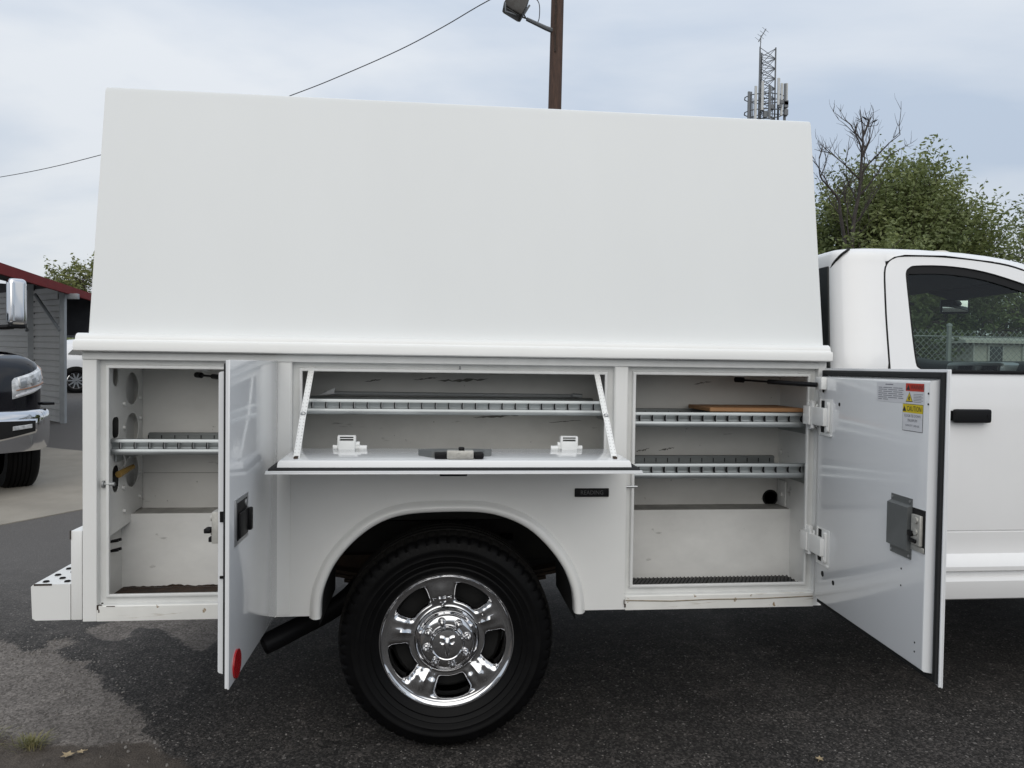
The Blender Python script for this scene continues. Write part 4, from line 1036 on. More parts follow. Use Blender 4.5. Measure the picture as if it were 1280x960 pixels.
lathe(bm, [(0, 0), (0.038, 0)], 18, pp[6], 0, 1)
build('tailpipe', bm, 'black', T, smooth=50)

# ------------------------------------------------------------------ cab
CY, KS = 0.18, 0.22
def ys(z): return CY + max(0.0, z - 1.46) * KS
mir = lambda p: (p[0], 2.36 - p[1], p[2])
LOW = [(0.487, 0.205), (0.495, 0.192), (0.54, 0.178), (0.575, 0.173), (0.590, 0.178), (0.598, 0.186), (0.612, 0.186), (0.618, 0.178), (0.623, 0.165), (0.640, 0.163), (0.665, 0.172), (0.690, 0.192), (0.72, 0.194), (0.755, 0.190), (0.783, 0.187), (0.788, 0.190), (0.793, 0.183), (0.86, 0.177), (1.0, 0.172), (1.15, 0.170), (1.30, 0.171), (1.40, 0.174), (1.445, 0.178), (1.462, 0.182), (1.468, 0.190)]
seam_up = [(1.835, 1.47), (1.838, 1.55), (1.843, 1.684), (1.849, 1.78), (1.855, 1.86), (1.859, 1.893), (1.866, 1.918), (1.881, 1.940), (1.907, 1.957), (1.956, 1.9675), (2.142, 1.969), (2.365, 1.950), (2.512, 1.918), (2.75, 1.825), (2.95, 1.725), (3.15, 1.61), (3.30, 1.49)]
seam_s = [(p.x, p.y) for p in smoothpts([(a, b, 0) for a, b in seam_up], 4)]
def seam_x(z):
    for (x0, z0), (x1, z1) in zip(seam_s, seam_s[1:]):
        if z0 <= z <= z1: return x0 + (x1 - x0) * (z - z0) / max(z1 - z0, 1e-6)
    return 1.835 if z < 1.5 else 1.90
wout = [(1.985, 1.475), (1.964, 1.482), (1.954, 1.505), (1.951, 1.617), (1.952, 1.762), (1.953, 1.86), (1.957, 1.897), (1.974, 1.916), (2.007, 1.926), (2.137, 1.929), (2.285, 1.915), (2.431, 1.88), (2.62, 1.815), (2.85, 1.70), (3.05, 1.585), (3.15, 1.50), (3.13, 1.475)]
ws = [(p.x, p.y) for p in smoothpts([(a, b, 0) for a, b in wout], 3)]
ginner = []
for k, (x, z) in enumerate(ws):
    if z < 1.478: ginner.append((x + (0.006 if x < 2.3 else -0.03), z)); continue
    a = Vector(ws[k - 1]); b2 = Vector(ws[(k + 1) % len(ws)]); d = (b2 - a).normalized(); nn = Vector((d.y, -d.x))
    if nn.dot(Vector((2.5 - x, 1.62 - z))) < 0: nn = -nn
    q = Vector((x, z)) + nn * (0.013 + 0.024 * max(0, -nn.y))
    ginner.append((q.x, max(1.476, q.y)))
DOME = [(-0.060, 0.0), (-0.035, 0.003), (-0.018, 0.011), (-0.006, 0.026), (0.0, 0.045), (0.006, 0.10), (0.012, 0.19), (0.022, 0.45), (0.028, 0.86)]
for flip in (False, True):
    g = mir if flip else (lambda p: p)
    # rear corner and back half of the cab, in horizontal rows
    bm = B(); rows = []
    zs = [(z, 0.0) for z, _ in LOW] + [(z, 0.0) for z in (1.50, 1.55, 1.62, 1.70, 1.78, 1.85, 1.89, 1.915, 1.923)] + [(2.0015 + dz, i_) for dz, i_ in DOME]
    for z, i_ in zs:
        y = dict(LOW).get(z, ys(min(z, 1.94))) + i_; xc = 1.626 + max(0, min(z, 1.94) - 1.48) * 0.07 + i_
        row = [g((seam_x(z) - 0.0045 if 1.47 <= z < 1.92 else (1.8665 if z > 1.9 else 1.8305), y, z))]
        for dx_, dy_ in ((0.14, 0.0), (0.115, 0.003), (0.085, 0.010), (0.055, 0.022), (0.032, 0.036), (0.015, 0.052), (0.005, 0.068), (0.0, 0.085)): row.append(g((xc + dx_, y + dy_, z)))
        row.append(g((xc, max(1.17, y + 0.1), z)))
        rows.append(row)
    loft(bm, rows); build('cab_corner', bm, 'cabw', T, smooth=40)
    # lower door and front fender from one side profile
    dp = B(); loft(dp, [[g((x, y + 0.0 * x, z)) for z, y in LOW[6:]] for x in np.linspace(1.8385, 3.02, 8)])
    door = build('cab_door', dp, 'cabw', T, smooth=24)
    dp = B(); loft(dp, [[g((x, y, z)) for z, y in LOW[:6] + [(0.614, 0.189)]] for x in (1.60, 1.85, 2.5, 3.02)]); build('rocker_panel', dp, 'cabw', T, smooth=24)
    # upper door frame round the window
    fo = []
    for k, (x, z) in enumerate(seam_s):
        a, b2 = Vector(seam_s[max(0, k - 1)]), Vector(seam_s[min(len(seam_s) - 1, k + 1)]); d_n = (b2 - a).normalized(); fo.append((x + d_n.y * 0.0045, z - d_n.x * 0.0045))
    frame = [(1.8395, 1.468)] + fo + [(3.29, 1.468)]
    bm = B(); plate(bm, frame, [ws], lambda a, b: g((a, ys(b) , b)), 0.02 if not flip else -0.02); build('window_frame', bm, 'cabw', door, smooth=20)
    bm = B(); plate(bm, ws, [ginner], lambda a, b: g((a, ys(b) + 0.008, b)), 0.01 if not flip else -0.01); build('window_seal', bm, 'black', door)
    bm = B(); box(bm, 1.98, 3.2, 0.172, 0.192, 1.460, 1.476, 0.004)
    if flip:
        for v in bm.verts: v.co.y = 2.36 - v.co.y
    build('belt_moulding', bm, 'black', door)
    bm = B(); plate(bm, ginner, [], lambda a, b: g((a, ys(b) + 0.014, b)), 0); build('side_window', bm, 'glass', door)
    # seam round the door
    bm = B(); tube(bm, [g((x, ys(z) + 0.004, z)) for x, z in seam_s], 0.0052, 6); tube(bm, [g((1.8345, y + 0.005, z)) for z, y in LOW], 0.005, 6); build('door_gap', bm, 'void', T)
    # handle
    bm = B(); t = B(); box(t, 2.10, 2.268, 0.135, 0.160, 1.254, 1.312, 0.014, 3); merge(bm, t, (lambda c: g(tuple(c))) ); lathe(bm, [(0.0, 0.0), (0.006, 0.0), (0.006, 0.002), (0, 0.002)], 10, (2.25, 0.135 if not flip else 2.225, 1.284), 1, -1 if not flip else 1); box(bm, 2.09, 2.275, *( (0.160, 0.172) if not flip else (2.188, 2.2)), 1.262, 1.304, 0.004); build('door_handle', bm, 'black', door)
# roof
bm = B(); rows = []
edge = [(1.672, 2.0015), (1.87, 2.0015), (2.034, 2.0025), (2.257, 1.993), (2.407, 1.980), (2.518, 1.960), (2.66, 1.918), (2.80, 1.868)]
def lerp_tab(tab, x):
    for a, b2 in zip(tab, tab[1:]):
        if a[0] <= x <= b2[0]: return a[1] + (b2[1] - a[1]) * (x - a[0]) / (b2[0] - a[0])
    return tab[0][1] if x < tab[0][0] else tab[-1][1]
st_tab = [(1.66, 1.912), (1.858, 1.912), (1.866, 1.922), (1.881, 1.944), (1.907, 1.961), (1.956, 1.9715), (2.142, 1.973), (2.365, 1.954), (2.512, 1.922), (2.75, 1.829), (2.80, 1.805)]
for x in [1.8662, 1.873, 1.881, 1.893, 1.907, 1.93, 1.956, 2.05, 2.142, 2.257, 2.365, 2.44, 2.518, 2.60, 2.67]:
    e = lerp_tab(edge, x); st_ = lerp_tab(st_tab, x); half = []
    for dz, i_ in DOME:
        z = max(e + dz, st_ + 0.0005 * len(half)); half.append((ys(min(z, 1.94)) + i_, z))
    bw = max(0, (x - 2.40) / 0.27) * 0.16
    xb = lambda y: x + bw * (1 - min(1, abs(y - 1.18) / 0.88) ** 2)
    rows.append([(xb(y), y, z) for y, z in half] + [(xb(y), 2.36 - y, z) for y, z in reversed(half)])
loft(bm, rows)
build('cab_roof', bm, 'cabw', T, smooth=40)
bm = B(); tube(bm, smoothpts([(1.663, 0.360, 1.915), (1.668, 0.345, 1.938), (1.686, 0.322, 1.968), (1.708, 0.320, 1.985), (1.728, 0.335, 1.996)], 5), 0.0055, 6); build('roof_gap', bm, 'void', T)
# pillars beside the windshield
for flip in (False, True):
    g = mir if flip else (lambda p: p)
    bm = B(); tube(bm, [g((2.62, 0.290, 1.915)), g((2.76, 0.272, 1.855)), g((3.0, 0.245, 1.72)), g((3.36, 0.205, 1.45))], 0.034, 8); build('windshield_pillar', bm, 'cabw', T)
bm = B()
vsw = []
for k in range(7):
    t = k / 6; row = []
    for j in range(13):
        y = 0.25 + 1.86 * j / 12; bow = 0.16 * (1 - ((y - 1.18) / 0.93) ** 2)
        row.append((3.36 - 0.70 * t + bow, y, 1.45 + 0.485 * t - 0.03 * t * abs(y - 1.18)))
    vsw.append(row)
loft(bm, vsw); build('windshield', bm, 'wshield', T, smooth=60)
for y in (0.75, 1.45):
    bm = B(); tube(bm, [(3.47, y, 1.475), (3.43, y + 0.30, 1.50), (3.40, y + 0.55, 1.51)], 0.010, 6); build('wiper', bm, 'black', T)
bm = B()
addfaces(bm, [(1.72, 0.31, 1.935), (2.60, 0.31, 1.915), (2.66, 0.35, 1.905), (2.81, 1.18, 1.925), (2.66, 2.01, 1.905), (2.60, 2.05, 1.915), (1.72, 2.05, 1.935), (1.72, 1.18, 1.975)], [(0, 1, 2, 3, 7), (7, 3, 4, 5, 6)])
build('headliner', bm, 'headliner', T)
for ya, yb_ in ((0.45, 1.02), (1.34, 1.90)):
    bm = B(); box(bm, 2.58, 2.72, ya, yb_, 1.885, 1.898, 0.005)
    for v in bm.verts: v.co.z -= (v.co.x - 2.58) * 0.25
    build('sun_visor', bm, 'headliner', T)
# rear window of the cab and the dark inside
bm = B(); box(bm, -0.008, 0.010, 0.275, 2.085, 1.475, 1.925, 0.006, 2)
for v in bm.verts:
    v.co.x += 1.626 + (v.co.z - 1.48) * 0.07
    v.co.y += (1 if v.co.y < 1.18 else -1) * ((v.co.z - 1.475) * 0.20 + 0.004)
build('rear_window', bm, 'tint', T)
bm = B(); box(bm, 1.70, 3.2, 0.23, 2.13, 0.50, 0.56); box(bm, 1.75, 1.78, 0.26, 2.10, 0.56, 1.46); box(bm, 1.785, 2.35, 0.30, 2.06, 0.7, 0.98, 0.05); box(bm, 1.80, 1.95, 0.32, 2.04, 0.98, 1.42, 0.05); box(bm, 3.20, 3.23, 0.23, 2.13, 0.5, 1.42)
build('cab_interior', bm, 'headliner', T)
bm = B(); rows = []
for y in np.linspace(0.25, 2.11, 16):
    hood = 0.03 * math.exp(-((y - 1.62) / 0.2) ** 2)
    rows.append([(2.83, y, 1.05), (2.80, y, 1.30), (2.81, y, 1.46 + hood), (2.84, y, 1.505 + hood), (2.90, y, 1.525 + hood), (3.05, y, 1.525), (3.30, y, 1.49), (3.50, y, 1.46)])
loft(bm, rows); d_ = build('dashboard', bm, 'dash', T, smooth=50)
bm = B(); box(bm, 2.745, 2.86, 0.68, 1.10, 1.34, 1.518, 0.03, 3); bz = build('instrument_bezel', bm, 'silver', d_)
bm = B(); box(bm, 2.7415, 2.746, 0.705, 0.86, 1.37, 1.500, 0.002); box(bm, 2.7415, 2.746, 0.885, 1.075, 1.37, 1.500, 0.002); build('screen', bm, 'screen', d_)
bm = B(); tube(bm, [(2.82, 1.42, 1.40), (2.74, 1.36, 1.49)], 0.008, 6); lathe(bm, [(0, -0.02), (0.016, -0.015), (0.02, 0.01), (0, 0.02)], 10, (2.735, 1.355, 1.498), 2, 1); build('shift_lever', bm, 'silver', d_)
bm = B()
n = 28
tube(bm, [(2.52 + 0.10 * math.sin(2 * PI * k / n), 1.62 + 0.19 * math.cos(2 * PI * k / n), 1.32 + 0.16 * math.sin(2 * PI * k / n)) for k in range(n + 1)], 0.016, 8); tube(bm, [(2.54, 1.62, 1.32), (2.82, 1.62, 1.28)], 0.05, 10)
build('steering_wheel', bm, 'dash', T)
bm = B(); t = B(); box(t, -0.014, 0.022, -0.072, 0.072, -0.040, 0.040, 0.014, 3); rot = Matrix.Rotation(1.08, 3, 'Z'); merge(bm, t, lambda c: rot @ c + Vector((2.845, 1.17, 1.833)))
tube(bm, [(2.865, 1.18, 1.85), (2.885, 1.17, 1.90)], 0.016, 8); box(bm, 2.80, 2.90, 1.13, 1.21, 1.875, 1.925, 0.015)
mi_ = build('rearview_mirror', bm, 'black', T)
bm = B(); t = B(); box(t, -0.0165, -0.0145, -0.062, 0.062, -0.031, 0.031, 0.0008); merge(bm, t, lambda c: rot @ c + Vector((2.845, 1.17, 1.833))); build('mirror_glass', bm, 'mirror', mi_)
for y in (0.42, 0.80, 1.18, 1.56, 1.94):
    bm = B(); lathe(bm, [(0.06, 0.0), (0.055, 0.02), (0.03, 0.032), (0.0, 0.034)], 16, (0, 0, 0), 2, 1)
    for v in bm.verts: v.co = Vector((2.215 + v.co.x * 0.95, y + v.co.y * 0.55, lerp_tab(edge, 2.21) + (-0.004 if y in (0.42, 1.94) else 0.012) + v.co.z * 0.75))
    build('roof_marker_light', bm, 'cream', T)
# nose: hood, fenders, grille, bumper
bm = B(); rows = []
for x, zt_, w in ((3.02, 1.46, 1.0), (3.36, 1.44, 1.0), (3.8, 1.415, 1.0), (4.3, 1.37, 0.99), (4.55, 1.32, 0.96), (4.66, 1.20, 0.90), (4.68, 0.75, 0.90)):
    h = [(1.18 - w, 0.72 if x < 4.6 else 0.7), (1.18 - w - 0.0, 1.15 if x < 4.6 else 0.72), (1.18 - w + 0.03, zt_ - 0.08 if x < 4.6 else 0.74), (1.18 - w + 0.12, zt_ - 0.02 if x < 4.6 else zt_ - 0.005), (1.18 - w * 0.5, zt_ + 0.02), (1.18, zt_ + 0.03)]
    rows.append([(x, y, z) for y, z in h] + [(x, 2.36 - y, z) for y, z in reversed(h[:-1])])
vs = loft(bm, rows); bm.faces.new(vs[-1]); build('hood', bm, 'cabw', T, smooth=40)
bm = B(); box(bm, 4.60, 4.80, 0.20, 2.16, 0.48, 0.74, 0.05, 3); build('front_bumper', bm, 'chrome', T)
bm = B(); box(bm, 4.66, 4.70, 0.60, 1.76, 0.80, 1.20, 0.03); build('grille', bm, 'black', T)
for y in (0.45, 1.91):
    bm = B(); box(bm, 4.62, 4.70, y - 0.13, y + 0.13, 0.98, 1.22, 0.04, 3); build('headlight', bm, 'lamp', T)
#CONTINUE

# ------------------------------------------------------------------ carport at the left
E0 = Vector((-5.81, 7.91)); ED = Vector((-0.230, 0.973)); EI = Vector((-0.973, -0.230))
ez = lambda t: 2.60 + 0.018 * t
cp = thing('carport', 'open grey metal carport with dark red roof edge behind the black pickup', 'carport', (-9.5, 13.0, 0.3))
def E3(t, inn, z): p = E0 + ED * t + EI * inn; return Vector((p.x, p.y, z))
bm = B()
rows = []
for t in np.linspace(-0.8, 7.2, 9):
    rows.append([E3(t, i, ez(t) + 0.10 + 0.16 * i + (0.02 if k % 2 else 0)) for k, i in enumerate(np.linspace(-0.05, 5.5, 25))])
loft(bm, rows); build('roof', bm, 'darkin', cp, smooth=5)
bm = B()
for a0, a1 in ((-0.8, 7.2),):
    v = [E3(a0, -0.08, ez(a0) - 0.03), E3(a1, -0.08, ez(a1) - 0.03), E3(a1, -0.08, ez(a1) + 0.115), E3(a0, -0.08, ez(a0) + 0.115)]
    v2 = [p + Vector((EI.x, EI.y, 0)) * 0.05 for p in v]
    addfaces(bm, v + v2, [(0, 1, 2, 3), (4, 7, 6, 5), (0, 4, 5, 1), (3, 2, 6, 7), (0, 3, 7, 4), (1, 5, 6, 2)])
build('roof_trim', bm, 'redroof', cp)
def post(p, top, w=0.07):
    bm = B(); z = ground_z(p.x, p.y) - 0.05; box(bm, p.x - w / 2, p.x + w / 2, p.y - w / 2, p.y + w / 2, z, top, 0.006, 1); build('post', bm, 'carpost', cp)
def bar(name, a, b, r, mt, parent): bm = B(); tube(bm, [a, b], r, 6); return build(name, bm, mt, parent)
tp = 3.80
PC = E3(tp, 0.04, 0); post(Vector((PC.x, PC.y)), ez(tp) + 0.02, 0.09)
WD = Vector((-0.70, 0.714))
pc2 = Vector((PC.x, PC.y)) + WD * 1.52; post(pc2, 2.9, 0.12)
for t in (-0.6, 7.0):
    q = E3(t, 0.04, 0); post(Vector((q.x, q.y)), ez(t) + 0.02)
bar('brace', Vector((PC.x - 0.03, PC.y - 0.06, 1.98)), Vector((PC.x + WD.x * 0.86 - 0.10, PC.y + WD.y * 0.86 - 0.16, 2.66)), 0.03, 'carpost', cp)
q0 = Vector((pc2.x - 0.06, pc2.y - 0.08, 2.0)); bar('brace', q0, q0 + Vector((WD.x * 0.7, WD.y * 0.7, 0.62)), 0.03, 'carpost', cp)
bm = B(); p = E3(tp - 0.05, -0.06, 0); box(bm, p.x - 0.03, p.x + 0.17, p.y - 0.04, p.y + 0.04, ez(tp) - 0.12, ez(tp) - 0.02, 0.01); build('bracket', bm, 'carpost', cp)
# horizontal siding: one board per course
nrm = Vector((-WD.y, WD.x)); zb0 = 0.30; ch = 0.225
for k in range(12):
    z = zb0 + ch * k
    bm = B()
    prof = [(0.0, 0.0), (0.010, 0.008), (0.010, 0.100), (-0.006, 0.106), (-0.006, 0.118), (0.010, 0.124), (0.012, 0.195), (-0.018, 0.198), (-0.018, ch), (-0.03, ch), (-0.03, 0.0)]
    L0, L1 = max(0.10, (z + ch - 2.76) / 0.066), 4.4
    if L0 > 4.0: continue
    v = []
    for L in (L0, L1):
        b0 = Vector((PC.x, PC.y)) + WD * L
        v.append([(b0.x - nrm.x * d * -1, b0.y - nrm.y * d * -1, z + h + 0.028 * L * 0.6) for d, h in prof])
    loft(bm, v, True, 0, True)
    build('siding_board', bm, 'siding', cp, smooth=20)
bm = B(); q0, q1 = Vector((PC.x, PC.y)) + WD * 0.12, Vector((PC.x, PC.y)) + WD * 4.4
hh = lambda L: ez(tp) + 0.085 + 0.083 * L
addfaces(bm, [(q0.x, q0.y + 0.04, 2.3), (q1.x, q1.y + 0.04, 2.3), (q1.x, q1.y + 0.04, hh(4.4)), (q0.x, q0.y + 0.04, hh(0.1)), (q0.x, q0.y + 0.06, 2.3), (q1.x, q1.y + 0.06, 2.3), (q1.x, q1.y + 0.06, hh(4.4)), (q0.x, q0.y + 0.06, hh(0.1))], [(0, 1, 2, 3), (4, 5, 6, 7), (0, 1, 5, 4), (2, 3, 7, 6), (0, 3, 7, 4), (1, 2, 6, 5)])
build('eave_panel', bm, 'darkin', cp)
bm = B()
a0, a1 = E3(7.0, 0, 0), E3(7.0, 1.9, 0)
addfaces(bm, [(a0.x, a0.y, 1.97), (a1.x, a1.y, 1.97), (a1.x, a1.y, 3.05), (a0.x, a0.y, 2.80)], [(0, 1, 2, 3)])
r_ = bmesh.ops.extrude_face_region(bm, geom=list(bm.faces)); bmesh.ops.translate(bm, verts=[v for v in r_['geom'] if isinstance(v, bmesh.types.BMVert)], vec=(0.02, 0.05, 0))
build('gable_shade_panel', bm, 'darkin', cp)  # added dark sheet, stands in for the shade inside the carport
bm = B(); tube(bm, [(a0.x, a0.y, 1.96), (a1.x, a1.y, 1.96)], 0.03, 6); build('gable_rail', bm, 'carpost', cp)

# ------------------------------------------------------------------ white car parked beyond the carport post
def simple_wheel(parent, c, r, wd, sgn=-1, nsp=10, rimmat='chrome'):
    bm = B(); lathe(bm, [(r * 0.62, 0.0), (r * 0.68, 0.012), (r * 0.85, 0.018), (r * 0.95, 0.008), (r, -0.02), (r, -wd + 0.03), (r * 0.95, -wd), (r * 0.62, -wd)], 48, c, 1, sgn, cap=False)
    w = build('wheel', bm, 'tyre', parent)
    bm = B(); lathe(bm, [(r * 0.63, 0.004), (r * 0.60, 0.006), (r * 0.575, -0.01), (r * 0.56, -0.05)], 48, c, 1, sgn, cap=False)
    for k in range(nsp):
        a = 2 * PI * k / nsp; d = Vector((math.cos(a), 0, math.sin(a))); t = Vector((-math.sin(a), 0, math.cos(a)))
        y0 = c[1] + sgn * 0.0; C0 = Vector((c[0], y0, c[2]))
        pts = [C0 + d * (r * 0.10) + t * (r * 0.07), C0 + d * (r * 0.585) + t * (r * 0.045), C0 + d * (r * 0.585) - t * (r * 0.045), C0 + d * (r * 0.10) - t * (r * 0.07)]
        addfaces(bm, pts + [p - Vector((0, sgn * 0.03, 0)) for p in pts], [(0, 1, 2, 3), (0, 1, 5, 4), (2, 3, 7, 6)])
    lathe(bm, [(0, 0.008), (r * 0.12, 0.006), (r * 0.14, -0.02)], 20, c, 1, sgn)
    build('rim', bm, rimmat, w)
    bm = B(); lathe(bm, [(0, -0.07), (r * 0.6, -0.07), (r * 0.6, -0.09), (0, -0.09)], 24, c, 1, sgn); build('brake_disc', bm, 'void', w)
    return w
wc = thing('white_car', 'white hatchback parked under the carport, seen past its corner post', 'car', (0, 0, 0))
bm = B(); rows = []
stn = [(-0.78, 0.60, 0.45, 0.80, 0.95, 0.5, 0.98), (-0.72, 0.80, 0.28, 0.95, 1.02, 0.55, 1.05), (-0.55, 0.88, 0.24, 0.98, 1.15, 0.60, 1.24), (-0.25, 0.90, 0.20, 0.98, 1.30, 0.62, 1.42), (0.4, 0.91, 0.20, 0.97, 1.40, 0.64, 1.50), (1.3, 0.91, 0.20, 0.95, 1.40, 0.64, 1.50), (1.9, 0.91, 0.20, 0.93, 1.30, 0.62, 1.40), (2.5, 0.90, 0.20, 0.92, 1.00, 0.62, 1.05), (3.2, 0.86, 0.22, 0.84, 0.86, 0.6, 0.88), (3.5, 0.70, 0.30, 0.66, 0.70, 0.5, 0.72)]
for x, w, zb, zbelt, zr0, wr, zr in stn:
    h = [(-w * 0.94, zb), (-w, (zb + zbelt) / 2), (-w * 0.97, zbelt), (-(wr + 0.06), zr0), (-wr + 0.05, zr), (0, zr + 0.02)]
    rows.append([(x, y, z) for y, z in h] + [(x, -y, z) for y, z in reversed(h[:-1])])
vs = loft(bm, rows); bm.faces.new(vs[0]); bm.faces.new(vs[-1])
build('body', bm, 'carwhite', wc, smooth=45)
for s in (-1, 1):
    bm = B(); f = lambda x, z: (x, s * (0.895 - (z - 0.97) * 0.50 + 0.006), z)
    plate(bm, [(-0.20, 1.04), (0.30, 1.02), (0.55, 1.02), (0.55, 1.34), (0.20, 1.32), (-0.05, 1.22)], [], f, 0.004, nrm=(0, s, 0)); plate(bm, [(0.60, 1.02), (1.55, 1.00), (1.95, 1.02), (1.7, 1.25), (1.4, 1.33), (0.60, 1.34)], [], f, 0.004, nrm=(0, s, 0))
    build('side_window', bm, 'glassdark', wc)
    bm = B(); box(bm, -0.80, -0.62, s * 0.62 - 0.14, s * 0.62 + 0.14, 0.86, 1.02, 0.03); box(bm, -0.66, -0.40, min(s * 0.80, s * 0.90), max(s * 0.80, s * 0.90), 0.88, 1.0, 0.03); build('tail_lamp', bm, 'red', wc)
    for x in (0.0, 2.62):
        bm = B(); lathe(bm, [(0, 0.0), (0.375, 0.002), (0.375, -0.3), (0, -0.3)], 40, (x, s * 0.902, 0.345), 1, s); build('wheel_arch', bm, 'void', wc)
        simple_wheel(wc, (x, s * 0.915, 0.342), 0.335, 0.2, s)
bm = B(); plate(bm, [(-0.50, 1.03), (0.50, 1.03), (0.42, 1.22), (-0.42, 1.22)], [], lambda a, b: (-0.735 + (b - 1.03) * 0.9, a, b + 0.02), 0.01, nrm=(-1, 0, 0.5)); build('rear_window', bm, 'glassdark', wc)
hx = Vector((0.96, 0.28)); ang = math.atan2(hx.y, hx.x)
rw = Vector((-9.43, 18.15)); lf = Vector((-hx.y, hx.x)); pos = rw + lf * 0.915
wc.location = (pos.x, pos.y, 0.555); wc.rotation_euler = (0, 0, ang)

# ------------------------------------------------------------------ black pickup at the left edge
bt = thing('black_pickup', 'shiny black pickup with chrome bumper and towing mirror at the left edge', 'truck', (0, 0, 0))
HP = [(0.02, -1.0), (0.012, -0.75), (-0.01, -0.5), (-0.045, -0.32), (-0.095, -0.17), (-0.17, -0.07), (-0.28, -0.02), (-0.6, 0.0), (-1.2, 0.01), (-2.0, 0.01), (-3.2, 0.01), (-5.6, 0.0)]
hp = [(p.x, p.y) for p in smoothpts([(a, b, 0) for a, b in HP[:8]], 5)] + HP[8:]
FULL = [(x, -2.0 - y) for x, y in reversed(hp[1:])] + hp
def normals(path):
    o = []
    for i in range(len(path)):
        a, b2 = Vector(path[max(0, i - 1)]), Vector(path[min(len(path) - 1, i + 1)]); d = (b2 - a).normalized(); o.append(Vector((-d.y, d.x)) * -1 if False else Vector((d.y, -d.x)))
    return o
NF = normals(FULL)
mid_i = len(FULL) // 2
if NF[mid_i].x < 0: NF = [-n for n in NF]
def prow(z, ins, sub=None, rise=0.0):
    r = []
    for (x, y), n in zip(FULL, NF):
        k = min(1.0, max(0, -x) / 1.8); r.append((x - n.x * ins, max(-1.0, y - n.y * ins) if y > -1 else min(-1.0, y - n.y * ins), z + rise * k))
    return r if sub is None else r[sub[0]:sub[1]]
bm = B(); loft(bm, [prow(*a) for a in ((0.50, 0.04), (0.60, 0.01), (0.9, 0.0), (1.05, 0.0), (1.20, 0.005), (1.30, 0.02), (1.36, 0.05), (1.40, 0.11))])
loft(bm, [prow(z, i, None, rr) for z, i, rr in ((1.40, 0.11, 0.0), (1.425, 0.17, 0.04), (1.455, 0.30, 0.07), (1.48, 0.55, 0.09), (1.50, 0.80, 0.10), (1.50, 0.98, 0.10))])
build('body', bm, 'blackpaint', bt, smooth=45)
bm = B()
rows = []
for x, w, z in ((-1.75, 0.86, 1.50), (-2.55, 0.74, 1.98), (-2.8, 0.72, 2.02), (-4.3, 0.72, 2.02), (-4.7, 0.84, 1.45)): rows.append([(x, -1 - w, z), (x, -1 + w, z)])
loft(bm, rows); 
for s in (-1, 1): addfaces(bm, [(-1.75, -1 + s * 0.86, 1.48), (-2.55, -1 + s * 0.74, 1.98), (-2.8, -1 + s * 0.72, 2.02), (-4.3, -1 + s * 0.72, 2.02), (-4.7, -1 + s * 0.9, 1.42), (-1.75, -1 + s * 0.95, 1.42)], [(0, 1, 2, 3, 4, 5)])
build('cab', bm, 'glassdark', bt, smooth=20)
ci = [i for i, (x, y) in enumerate(FULL) if y > -0.66 and x > -0.30]
i0, i1 = ci[0], ci[-1] + 1; nI = i1 - i0
def patch(name, a0, a1, zlo, zhi, outs, mt, parent, nz=5, thick=0.03, wave=0.0):
    """curved panel on the truck's front: a0..a1 fraction of the way from grille to corner, zlo/zhi give (z at a0, z at a1)"""
    bm = B(); rows = []
    path = FULL[i0:i1]; nn = NF[i0:i1]
    def at(f):
        k = f * (nI - 1); j = min(int(k), nI - 2); t = k - j
        p = Vector(path[j]).lerp(Vector(path[j + 1]), t); n = nn[j].lerp(nn[j + 1], t); return p, n
    m_ = 14
    for q in range(nz + 1):
        row = []
        for k in range(m_ + 1):
            f = a0 + (a1 - a0) * k / m_; p, n = at(f); u = k / m_
            z = (zlo[0] + (zlo[1] - zlo[0]) * u) * (1 - q / nz) + (zhi[0] + (zhi[1] - zhi[0]) * u) * q / nz
            edge = outs if 0 < q < nz and 0 < k < m_ else outs - thick
            lean = 0.03 * max(0, (z - 1.15)) / 0.2
            p2 = p + n * (edge - lean); row.append((p2.x, p2.y, z))
        rows.append(row)
    loft(bm, rows); return build(name, bm, mt, parent, smooth=40)
hl = patch('headlight', 0.26, 0.95, (0.955, 1.085), (1.215, 1.345), 0.018, 'lamp', bt)
patch('lens', 0.32, 0.88, (1.085, 1.17), (1.205, 1.325), 0.026, 'lamp', hl)
patch('turn_signal', 0.29, 0.93, (1.060, 1.148), (1.074, 1.164), 0.030, 'amber', hl)
patch('daytime_lamp', 0.29, 0.80, (0.995, 1.095), (1.022, 1.135), 0.028, 'stk_white', hl)
for k in range(3): patch('projector', 0.36 + 0.17 * k, 0.46 + 0.17 * k, (1.075 + 0.035 * k, 1.095 + 0.035 * k), (1.175 + 0.03 * k, 1.195 + 0.03 * k), 0.032, 'silver', hl)
patch('side_marker', 0.84, 0.965, (1.15, 1.16), (1.30, 1.34), 0.026, 'amber', hl)
bm = B()
loft(bm, [prow(*a) for a in ((0.43, -0.02), (0.44, -0.07), (0.60, -0.085), (0.78, -0.085), (0.84, -0.075), (0.862, -0.055), (0.865, -0.01))])
for v in list(bm.verts):
    if v.co.x < -0.75: bm.verts.remove(v)
for v in bm.verts:
    if v.co.z < 0.6 and v.co.x < -0.05: v.co.z += 0.10 * min(1, (-0.05 - v.co.x) / 0.4)
build('bumper', bm, 'chrome', bt, smooth=50)
patch('fog_lamp_bezel', 0.02, 0.56, (0.55, 0.62), (0.79, 0.78), 0.100, 'chrome', bt, thick=0.02)
fb = patch('fog_lamp_recess', 0.05, 0.50, (0.575, 0.645), (0.765, 0.755), 0.106, 'void', bt, thick=0.004)
patch('fog_lamp', 0.20, 0.46, (0.655, 0.675), (0.715, 0.73), 0.118, 'lamp', fb)
bm = B(); t = B(); box(t, -0.01, 0.05, -1.36, -0.72, 0.90, 1.30, 0.03); merge(bm, t); build('grille', bm, 'black', bt)
